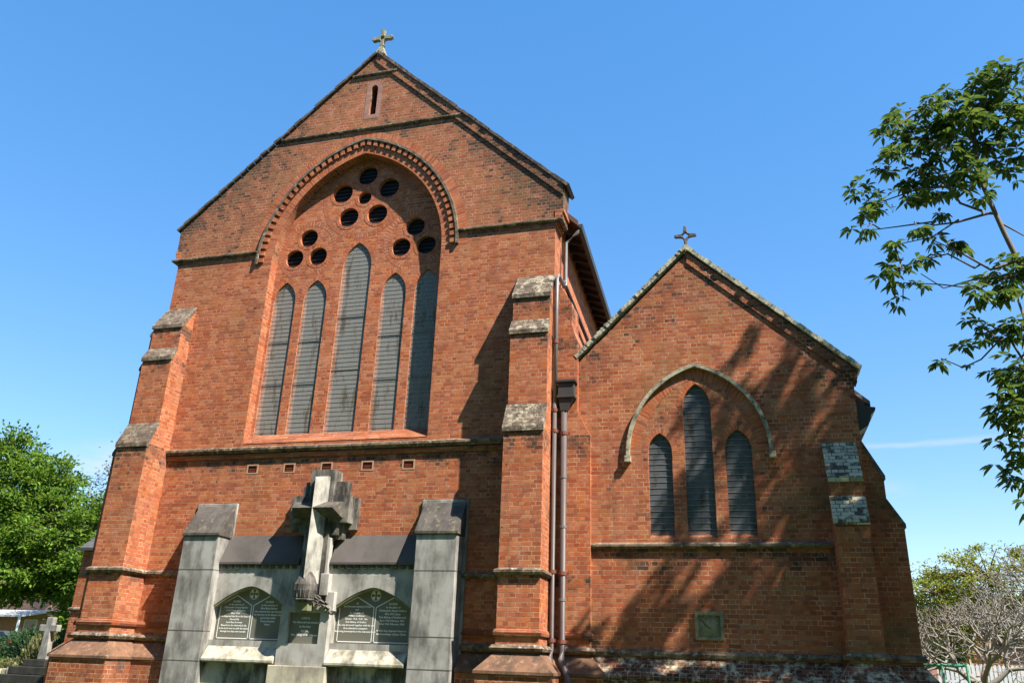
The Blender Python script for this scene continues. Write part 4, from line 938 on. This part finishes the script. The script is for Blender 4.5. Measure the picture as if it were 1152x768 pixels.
BR= [[(4.44,-3.2,5.97),(4.37,-3.2,6.21),(4.27,-3.2,6.68),(4.17,-3.2,7.23),(4.11,-3.2,7.55),(4.1,-3.2,7.98),(4.13,-3.2,8.43),(4.18,-3.2,9.08)],[(4.1,-3.2,7.05),(3.66,-3.2,6.99),(3.33,-3.2,7.0),(2.98,-3.2,6.96)],[(4.03,-3.2,7.1),(3.76,-3.2,7.35),(3.51,-3.2,7.63),(3.21,-3.2,8.12),(3.02,-3.2,8.4)],[(4.25,-3.2,6.86),(4.61,-3.2,6.53)],[(3.98,-3.2,6.05),(3.57,-3.2,6.35),(3.23,-3.2,6.63)],[(4.33,-3.2,5.96),(3.73,-3.2,5.93),(3.3,-3.2,5.86),(3.02,-3.2,6.18)],[(3.76,-3.2,6.1),(3.43,-3.2,6.43),(2.99,-3.2,6.3),(2.68,-3.2,6.18)],[(4.08,-3.2,7.86),(4.46,-3.2,8.38),(4.8,-3.2,8.71),(5.01,-3.2,8.8)],[(4.12,-3.2,8.36),(3.95,-3.2,8.92),(3.74,-3.2,9.16),(3.44,-3.2,9.24)],[(4.18,-3.2,8.95),(4.47,-3.2,9.36),(4.87,-3.2,9.7)],[(3.51,-3.2,7.63),(3.12,-3.2,7.62),(2.6,-3.2,7.5),(2.34,-3.2,7.63)],[(3.33,-3.2,7.0),(2.79,-3.2,6.98),(2.35,-3.2,7.06)],[(3.66,-3.2,6.99),(3.24,-3.2,6.74),(2.7,-3.2,6.68)],[(4.31,-3.2,5.01),(3.91,-3.2,4.87),(3.63,-3.2,4.6),(3.38,-3.2,4.51),(3.03,-3.2,4.57)],[(4.43,-3.2,6.0),(3.77,-3.2,5.76),(3.24,-3.2,5.9),(2.75,-3.2,6.04)],[(4.2,-3.2,4.4),(3.92,-3.2,4.36),(3.55,-3.2,4.39)],[(4.1,-3.2,3.81),(3.95,-3.2,3.71),(3.82,-3.2,3.5)],[(4.08,-3.2,3.18),(3.88,-3.2,3.09),(3.75,-3.2,2.84)]]
t1 = thing('tree', (9.0, -3.3, G0), 'glossy-leaved tree reaching in from the right edge, in front of the small chapel', 'tree')
paths = [([(9.1, -3.3, G0 - .2), (8.8, -3.35, .8), (7.8, -3.25, 2.8), (6.2, -3.2, 4.6), BR[0][0]], .24, .052)]
for k, q in enumerate(BR):
    rs = random.Random(k)
    pts = []
    for i, (x, y, z) in enumerate(q):
        pts.append((x, y + (.0 if k == 0 else rs.uniform(-.12, .12) * min(i, 2)), z))
    paths.append((pts, (.045 if k == 0 else (.028 if k < 5 else .02)), .024 if k == 0 else .007))
def dens(pts):
    o = []
    for i in range(len(pts) - 1):
        for q in range(6): o.append(tuple(pts[i][c] + (pts[i + 1][c] - pts[i][c]) * q / 6 for c in range(3)))
    return o + [tuple(pts[-1])]
done = dens(paths[1][0])
for i in range(2, len(paths)):
    pts, ra, rb = paths[i]
    nr = min(done, key=lambda p: math.dist(p, pts[0]))
    if math.dist(nr, pts[0]) > .01: pts = [nr] + pts
    paths[i] = (pts, ra, rb); done += dens(pts)
flat_done = done
LV = [[] for _ in range(5)]
def rosette(c, outdir, count, size):
    """a whorl of drooping leaves round a twig end"""
    c = np.array(c); a0 = random.uniform(0, 6.28)
    ax = np.array(outdir) / (np.linalg.norm(outdir) + 1e-9)
    for k in range(count):
        a = a0 + 6.283 * k / count + random.uniform(-.3, .3)
        d = np.array([math.cos(a), math.sin(a), random.uniform(-.75, .25)]) + ax * .55
        d /= np.linalg.norm(d)
        L = size * random.uniform(.7, 1.15)
        LV[0].append(c + d * .015); LV[1].append(d); LV[2].append((random.uniform(-.3, .3), random.uniform(-.3, .3), 1)); LV[3].append(L); LV[4].append(L * random.uniform(.33, .44))
flat = flat_done
def clump(x, y, z, r, cnt=None, big=1.0):
    near = min(flat, key=lambda p: (p[0] - x) ** 2 + (p[1] - y) ** 2 + (p[2] - z) ** 2)
    m_ = cnt or max(3, int(14 * (r / .26) ** 2 * .74))
    if r > .14 and big == 1: paths.append(([near, ((near[0] + x) / 2, (near[1] + y) / 2, (near[2] + z) / 2 + .05), (x, y, z)], .014, .006))
    for _ in range(m_):
        v = np.array([random.gauss(0, .5), random.gauss(0, .4), random.gauss(0, .45)]) * r
        rosette((x + v[0], y + v[1], z + v[2]), (v[0] * 1.2 - .05, v[1], v[2]), random.randint(6, 9), random.uniform(.12, .23) * big)
for (x, y, z, r) in CL: clump(x, y, z, r)
# the rest of the crown, to the right of the picture
for k in range(640):
    d = rand_dirs(1)[0]; q = random.uniform(.15, 1.0) ** .5
    x = 10.4 + d[0] * 4.9 * q; y = -3.35 + d[1] * 1.5 * q; z = 8.6 + d[2] * 6.6 * q
    if z < 11.2 and x < 5.5 + max(0, (z - 6) * .11): continue
    if x > 13.2 or z < 2.6: continue
    if x < 8.0 + max(0, z - 12.5) * .5 and random.random() < .6: continue
    sx, sz = x - 2.2 * (-y - .3), z - 3.1 * (-y - .3)      # where its shade lands on the chapel
    if 1.1 < sx < 2.6 and 2.2 < sz < 4.8 and random.random() < .93: continue
    if sx < .55 and sz < 2.4 and random.random() < .55: continue
    if 1.5 < sx < 3.2 and -1.2 < sz < 2.4 and random.random() < .35: continue
    tz = max(2.0, z - 2.2); paths.append(([(9.0 + .35 * (x - 9.0), -3.3 + .3 * (y + 3.3), tz), ((9.0 + x) / 2 + .2, (y - 3.3) / 2, (tz + z) / 2 + .2), (x, y, z)], .035, .008))
    clump(x, y, z, .22, 5, 1.5)
for k in range(170):
    z = random.uniform(11.0, 16.8); x = random.uniform(5.6 + max(0, z - 12) * .35, 10.8); y = -3.3 + random.uniform(-.35, .35)
    if random.random() < .3: continue
    if k % 4 == 0: paths.append(([(9.6, -3.35, z - 2.2), ((9.6 + x) / 2, y, z - .6), (x, y, z)], .02, .006))
    clump(x, y, z, .12, 2, 1.3)
paths.append(([(8.8, -3.35, .8), (9.3, -3.4, 5.0), (9.8, -3.4, 9.0), (10.2, -3.4, 14.0)], .2, .03))
tubes('trunk', paths, 'bark', t1, 7)
leaves_mesh('crown', np.array(LV[0]), np.array(LV[1]), np.array(LV[2]), np.array(LV[3]), np.array(LV[4]), 'leaf_gloss', t1, droop=.5)
# withered seed heads among the leaves
n = 260; base = np.array([(x, y, z) for x, y, z, r in CL if r > .18]); C = base[rng.integers(0, len(base), n) % 22] + rng.normal(0, .10, (n, 3))
sh = leaves_mesh('seed_head', C, rand_dirs(n), rand_dirs(n), rng.uniform(.03, .07, n), rng.uniform(.02, .035, n), 'leaf_dry', t1); sh['kind'] = 'stuff'

# ================================================================== leafy trees and others
def leafy(name, loc, crown, trunk_h, nclump, per, leaf, mat, label, cat='tree', group=None, clr=.75, bark='bark', trunk_r=.35, flat_=.8, shell=.55, limb=.06):
    """crown = list of (dx, dy, z, rx, ry, rz) ellipsoids filled with leaf clumps"""
    t = thing(name, loc, label, cat, group); X0, Y0, Z0 = loc
    paths = [([(X0, Y0, Z0 - .2), (X0 + .1, Y0, Z0 + trunk_h * .5), (X0, Y0 + .1, Z0 + trunk_h)], trunk_r, trunk_r * .6)]
    Cs, Ds, Ns = [], [], []
    tot = sum(e[3] * e[4] * e[5] for e in crown)
    for (ex, ey, ez, rx, ry, rz) in crown:
        m_ = max(3, int(nclump * rx * ry * rz / tot))
        paths.append(([(X0, Y0, Z0 + trunk_h * .9), (X0 + ex * .5, Y0 + ey * .5, Z0 + (trunk_h + ez) / 2), (X0 + ex, Y0 + ey, Z0 + ez)], trunk_r * .5, .04))
        for _ in range(m_):
            d = rand_dirs(1)[0]; rad = rng.uniform(shell, 1.0) ** .7
            c = np.array([X0 + ex + d[0] * rx * rad, Y0 + ey + d[1] * ry * rad, Z0 + ez + d[2] * rz * rad])
            if random.random() < .5: paths.append(([(X0 + ex, Y0 + ey, Z0 + ez), tuple((c + np.array([X0 + ex, Y0 + ey, Z0 + ez])) / 2 + np.array([0, 0, .1])), tuple(c)], limb, .012))
            k = int(per * random.uniform(.6, 1.3)); sz = clr * random.uniform(.6, 1.25)
            off = rng.normal(0, .5, (k, 3)) * sz * np.array([1, 1, flat_ * .6])
            Cs.append(c + off); dd = off + d * .5 + rng.normal(0, .5, (k, 3)); dd /= np.linalg.norm(dd, axis=1, keepdims=True) + 1e-9; Ds.append(dd)
            Ns.append(np.array([0, 0, 1.0]) + rng.normal(0, .35, (k, 3)))
    Cs, Ds, Ns = np.concatenate(Cs), np.concatenate(Ds), np.concatenate(Ns); n = len(Cs)
    tubes('trunk', paths, bark, t, 6)
    leaves_mesh('crown', Cs, Ds, Ns, rng.uniform(.7, 1.3, n) * leaf, rng.uniform(.4, .65, n) * leaf, mat, t, droop=.2)
    return t
leafy('tree', (-31.3, 17, -1.1), [(-3.9, 0, 7.4, 3.0, 2.4, 3.0), (-0.5, -0.5, 5.9, 2.8, 2.4, 2.3), (-7.3, 0, 6.2, 3.2, 2.6, 2.8), (-2.5, -1.5, 4.6, 3.8, 2.4, 1.7), (2.0, -0.5, 4.6, 2.2, 2.0, 1.9), (-5.0, 0, 10.2, 1.9, 1.8, 1.5), (-2.1, 0, 8.9, 1.7, 1.7, 1.2), (3.1, 0, 3.2, 1.3, 1.3, 1.3), (1.2, -0.3, 7.2, 1.2, 1.2, 1.1), (1.9, -0.8, 2.4, 1.5, 1.2, 0.9)],
      3.4, 900, 72, .21, 'leaf_bright', 'big bright green leafy tree at the left edge behind the stone cross', clr=.62, shell=.35)
leafy('tree', (-51.5, 42, -.5), [(0, 0, 12.5, 3.0, 2.5, 4.0), (-2.5, 0, 11.0, 2.6, 2, 3.0), (1.2, 0, 15.6, 1.8, 1.5, 1.9)], 8.5, 110, 40, .26, 'leaf_gum', 'distant grey-green gum tree with thin foliage between the bright tree and the church', clr=1.1, bark='bark_pale', shell=.3)
leafy('tree', (8.1, 17, -.85), [(0, 0, 4.3, 2.2, 1.8, 1.1), (-1.6, 0, 3.7, 1.3, 1.4, .9), (2.2, 0, 4.2, 1.9, 1.6, 1.2), (.3, 0, 3.0, 2.0, 1.2, .9), (3.6, 0, 3.2, 1.6, 1.4, 1.3), (-1.2, 0, 2.6, 1.2, 1.2, .8)], 2.2, 330, 70, .11, 'leaf_yellow', 'yellow-green feathery tree behind the bare branching trees', clr=.42, trunk_r=.16, limb=.03)
leafy('tree', (7.6, 22, -1.4), [(0, 0, 4.4, 1.3, 1.2, 1.1), (-.5, 0, 3.2, 1.2, 1.2, 1.2)], 2.2, 90, 60, .13, 'leaf_dark', 'dark green tree close beside the church corner, behind the yellow-green tree', clr=.5, trunk_r=.14, limb=.03)
# unseen trees added behind the camera to cut sky light on the walls
for k, (x, y, h) in enumerate(((-32, -25, 21), (-20, -27, 24), (-8, -27, 25), (4, -28, 25), (16, -30, 24), (29, -33, 22))):
    leafy('sky_block_tree', (x, y, G0), [(0, 0, h * .62, 6.8, 4.5, h * .36), (-3, 1, h * .36, 5.5, 4.5, h * .22), (3.5, 1, h * .40, 5.5, 4.5, h * .24)], h * .3, 190, 30, 1.05, 'leaf_dark',
          'large dark unseen tree added behind the camera to block sky light', group='added sky-blocking trees behind the camera', clr=1.9, trunk_r=.5, limb=.08)
# bare, stubby-branched trees
def bare(loc, h0, spread, levels, seed, label, group, lean=(0, 0, 0), r0=.13):
    t = thing('bare_tree', loc, label, 'tree', group); rs = random.Random(seed); paths = []; tips = []
    def grow(p, d, L, r, lv):
        d = d.normalized(); e = p + d * L; mid = p + d * L * .5 + Vector((rs.uniform(-1, 1), rs.uniform(-1, 1), rs.uniform(-.3, .6))) * L * .09
        paths.append(([tuple(p), tuple(mid), tuple(e)], r, r * .74))
        if lv == 0: tips.append(e); return
        k = 3 if rs.random() < .42 else 2; a0 = rs.uniform(0, 6.28)
        for i in range(k):
            a = a0 + 6.283 * i / k + rs.uniform(-.4, .4)
            s1 = d.cross(Vector((0, 0, 1)) if abs(d.z) < .95 else Vector((1, 0, 0))).normalized(); s2 = d.cross(s1)
            nd = d * rs.uniform(.75, 1.0) + (s1 * math.cos(a) + s2 * math.sin(a)) * rs.uniform(.55, .85) + Vector((0, 0, .14))
            grow(e, nd, L * rs.uniform(.68, .86), r * .67, lv - 1)
    base = Vector(loc)
    grow(base - Vector((0, 0, .1)), Vector((lean[0], lean[1], 1)), h0, r0, 0) if False else None
    paths.append(([tuple(base - Vector((0, 0, .1))), tuple(base + Vector((lean[0] * .5, 0, h0 * .5))), tuple(base + Vector((lean[0], lean[1], h0)))], r0 * 1.1, r0))
    top = base + Vector((lean[0], lean[1], h0))
    for i in range(5):
        a = 6.283 * i / 5 + rs.uniform(-.3, .3)
        grow(top, Vector((math.cos(a) * .95, math.sin(a) * .7, rs.uniform(.5, .9))), spread, r0 * .62, levels)
    tubes('branch', paths, 'bark_pale', t, 5)
    n = min(40, len(tips)); C = np.array([tuple(rs.choice(tips)) for _ in range(n)])
    leaves_mesh('foliage', C, rand_dirs(n, -.6, .5), rand_dirs(n, .5, 1), rng.uniform(.06, .12, n), rng.uniform(.03, .05, n), 'leaf_yellow', t)
    return t
bare((4.75, 5.0, -1.55), 1.45, .62, 6, 11, 'low bare pale-branched tree with a forked trunk beside the green pipe frame', 'bare stubby trees', r0=.11)
bare((7.6, 7.5, -1.5), 1.7, .96, 6, 5, 'taller bare grey-branched tree at the right edge, arching over the low bare one', 'bare stubby trees', lean=(-.3, 0), r0=.14)

# shrubs
def shrub(loc, rx, rz, n_, leaf, mat, label, upright=False, group='garden shrubs'):
    t = thing('shrub', loc, label, 'shrub', group); n = n_
    d = rand_dirs(n, -.1, 1); C = np.array(loc) + d * np.array([rx, rx, rz]) * rng.uniform(.3, 1, (n, 1)) ** .5
    D = d + rng.normal(0, .4, (n, 3)) + (np.array([0, 0, 1.2]) if upright else 0); D /= np.linalg.norm(D, axis=1, keepdims=True)
    st = [([loc, tuple(np.array(loc) + d[i] * np.array([rx, rx, rz]) * .4), tuple(np.array(loc) + d[i] * np.array([rx, rx, rz]) * .85)], .02, .006) for i in range(14)]
    tubes('stem', st, 'bark', t, 5)
    leaves_mesh('foliage', C, D, rand_dirs(n, .2, 1), rng.uniform(.7, 1.4, n) * leaf, rng.uniform(.25, .4, n) * leaf, mat, t)
shrub((-25.6, 10.5, -1.15), .85, 1.75, 1500, .2, 'leaf_shrub', 'tall upright grey-green shrub just left of the stone cross', True)
shrub((-24.3, 10.2, -1.15), .55, 2.0, 900, .2, 'leaf_dark', 'dark shrub standing behind the stone cross', True)
shrub((-28.2, 12.5, -1.0), .5, .62, 500, .12, 'flower', 'low yellow flowering shrub in the bed in front of the parked car')
shrub((-30.0, 13.5, -.95), .7, .55, 600, .12, 'leaf_shrub', 'low brownish shrub in the garden bed at the left edge')
shrub((6.05, 6.0, -1.5), .75, 1.75, 1300, .12, 'leaf_yellow', 'bushy light green shrub in the bottom right corner')
shrub((3.9, 7.2, -1.5), .75, 1.55, 900, .11, 'leaf_autumn', 'orange-brown shrub behind the green pipe frame')
shrub((5.2, 7.6, -1.5), .7, 1.6, 900, .11, 'leaf_autumn', 'golden shrub in front of the white paling fence')
shrub((6.7, 13.0, -1.5), .9, 2.9, 1100, .14, 'leaf_autumn', 'orange-leaved shrub above the white paling fence')

# ---- garden edge, gravestone, car, house on the left
def f(b):
    x = -36.0
    while x < -22.5:
        w_ = random.uniform(.22, .5); b.box(x, x + w_ - .02, 12.6 + random.uniform(-.05, .05), 12.95, gz(x, 12) - .1, gz(x, 12) + random.uniform(.16, .3)); x += w_
ge = simple('garden_edging', 'mem_base', None, f, bevel=.03); tag(ge, 'low rough stone edging along the flower bed at the left', 'edging')
gs = thing('gravestone', (-23.2, 8, -1.25), 'grey stone grave cross on shade-dark steps left of the church corner', 'gravestone')
def f(b):
    b.prism_xz([(-23.36, -.33), (-22.98, -.33), (-23.07, .55), (-23.05, 1.02), (-23.30, 1.02), (-23.30, .55)], 7.90, 8.10)
    b.box(-23.55, -23.285, 7.90, 8.10, .56, .78); b.box(-23.065, -22.80, 7.90, 8.10, .56, .78)
simple('cross', 'grave', gs, f, bevel=.02)
def f(b):
    b.box(-23.60, -22.7, 7.6, 8.4, -.55, -.33); b.box(-23.85, -22.3, 7.3, 8.7, -.80, -.553); b.box(-24.15, -21.9, 7.0, 9.0, -1.5, -.803)
simple('step', 'step', gs, f, bevel=.02)
# parked car
M['car_paint'] = plain('car paint', (.075, .085, .085), .25, .6, .3, var=.05, bump=0)
M['car_glass'] = plain('car glass', (.012, .014, .016), .08, .6, var=.05, bump=0)
M['tyre'] = plain('tyre', (.02, .02, .02), .8); M['lamp_red'] = plain('red lamp', (.35, .02, .02), .3); M['rim'] = plain('wheel rim', (.4, .4, .42), .3, metal=.8)
car = thing('parked_car', (-48.6, 30.5, -.38), 'dark grey parked hatchback seen side-on under the trees at the left edge', 'car')
cx0, cy0, cz0 = -50.4, 29.6, -.38
def f(b):
    low = [(0, .35), (.05, .72), (.9, .86), (1.35, .90), (3.9, .92), (4.05, .80), (4.08, .40), (3.9, .28), (.2, .28)]
    for y0, y1, ins in ((0, 1.7, 0),): b.hull([(cx0 - .3 + x, cy0 + y0, cz0 + z) for x, z in low], [(cx0 - .3 + x, cy0 + y1, cz0 + z) for x, z in low])
    top = [(1.0, .88), (1.75, 1.38), (3.1, 1.42), (3.85, .92)]
    b.hull([(cx0 - .3 + x, cy0 + .04 + (.16 if z > 1 else 0), cz0 + z) for x, z in top], [(cx0 - .3 + x, cy0 + 1.66 - (.16 if z > 1 else 0), cz0 + z) for x, z in top])
body = simple('body', 'car_paint', car, f, bevel=.05)
simple('window', 'car_glass', car, lambda b: [b.face([(cx0 - .3 + x, cy0 + .015 + (z - .9) * .34, cz0 + z) for x, z in q], want=(0, -1, .2)) for q in ([(1.25, .95), (1.8, 1.32), (2.3, 1.35), (2.3, .95)], [(2.38, .95), (2.38, 1.35), (3.05, 1.36), (3.6, .97)])])
for x in (.75, 3.2):
    wh = simple('wheel', 'tyre', car, lambda b: b.tube([(cx0 - .3 + x, cy0 - .02, cz0 + .31), (cx0 - .3 + x, cy0 + .2, cz0 + .31)], .31, 20))
    simple('rim', 'rim', wh, lambda b: b.tube([(cx0 - .3 + x, cy0 - .035, cz0 + .31), (cx0 - .3 + x, cy0 + .0, cz0 + .31)], .19, 16))
simple('tail_light', 'lamp_red', car, lambda b: b.box(cx0 - .3 + 3.84, cx0 - .3 + 4.09, cy0 - .015, cy0 + .3, cz0 + .68, cz0 + .82), bevel=.02)
# house with a verandah
house = thing('house', (-64, 47, -.2), 'pinkish brick house with a white verandah roof half hidden by the bright tree', 'house')
simple('wall', 'pinkwall', house, lambda b: b.box(-72, -60, 46, 54, -.5, 5.2))
simple('roof', 'terracotta', house, lambda b: b.hull([(-73, 45.2, 5.2), (-59, 45.2, 5.2), (-59, 55, 5.2), (-73, 55, 5.2)], [(-69, 49, 8), (-63, 49, 8), (-63, 51, 8), (-69, 51, 8)]))
simple('verandah_roof', 'picket_grey', house, lambda b: b.prism_yz([(46, 3.2), (42.6, 2.6), (42.6, 2.45), (46, 3.05)], -72, -59.5))
for x in (-71.8, -68.8, -65.8, -62.8, -59.8): simple('post', 'white', house, lambda b: b.box(x, x + .14, 42.7, 42.84, -.5, 2.5))
for x in (-70.5, -66.5, -62.2):
    w_ = simple('window', 'car_glass', house, lambda b: b.box(x, x + 1.2, 45.97, 46.02, .9, 2.3))
    simple('frame', 'white', w_, lambda b: (b.box(x - .1, x, 45.94, 46, .8, 2.4), b.box(x + 1.2, x + 1.3, 45.94, 46, .8, 2.4), b.box(x, x + 1.2, 45.94, 46, 2.3, 2.4), b.box(x, x + 1.2, 45.94, 46, .8, .9)))
# dark hedge along the street
shrub((-40.5, 25, -.6), 2.2, 1.6, 2600, .22, 'leaf_dark', 'dark green hedge bush beside the parked car, under the bright tree')
shrub((-36.5, 22, -.75), 1.8, 1.9, 2200, .22, 'leaf_dark', 'dark bush under the bright tree, right of the parked car')

# ---- right background
bld = thing('building', (10, 34, -1.5), 'pink brick building with a tiled roof seen past the right corner of the church', 'building')
simple('wall', 'pinkwall', bld, lambda b: b.box(7.9, 22, 30, 40, -1.6, 2.4))
simple('roof', 'slate', bld, lambda b: b.hull([(7.6, 29.5, 2.4), (22.4, 29.5, 2.4), (22.4, 40.5, 2.4), (7.6, 40.5, 2.4)], [(12, 34, 4.2), (18, 34, 4.2), (18, 36, 4.2), (12, 36, 4.2)]))
wd = simple('window', 'car_glass', bld, lambda b: b.box(8.6, 9.8, 29.97, 30.02, .1, 1.6))
simple('frame', 'white', wd, lambda b: (b.box(8.5, 8.6, 29.94, 30, 0, 1.7), b.box(9.8, 9.9, 29.94, 30, 0, 1.7), b.box(8.6, 9.8, 29.94, 30, 1.6, 1.7), b.box(8.6, 9.8, 29.94, 30, 0, .1)))
fr = thing('pipe_frame', (3.8, 4.5, -1.5), 'green painted pipe frame standing beside the church corner on the right', 'frame')
simple('rail', 'green_metal', fr, lambda b: b.tube([(2.9, 4.5, .325), (4.34, 4.5, .335)], .032, 8), smooth=True)
for x in (3.86, 4.34): simple('post', 'green_metal', fr, lambda b: b.tube([(x, 4.5, -1.55), (x, 4.5, .33)], .03, 8), smooth=True)
pf = thing('paling_fence', (8.5, 12, -1.5), 'white paling fence behind the bare trees at the right', 'fence')
def f(b):
    x = 5.1
    while x < 16: b.prism_xz([(x, -1.6), (x + .085, -1.6), (x + .085, .46), (x + .042, .52), (x, .46)], 12.0, 12.02); x += .115
simple('paling', 'picket', pf, f)
simple('rail', 'picket', pf, lambda b: [b.box(5.1, 16, 12.02, 12.06, z, z + .08) for z in (-.9, .1)])
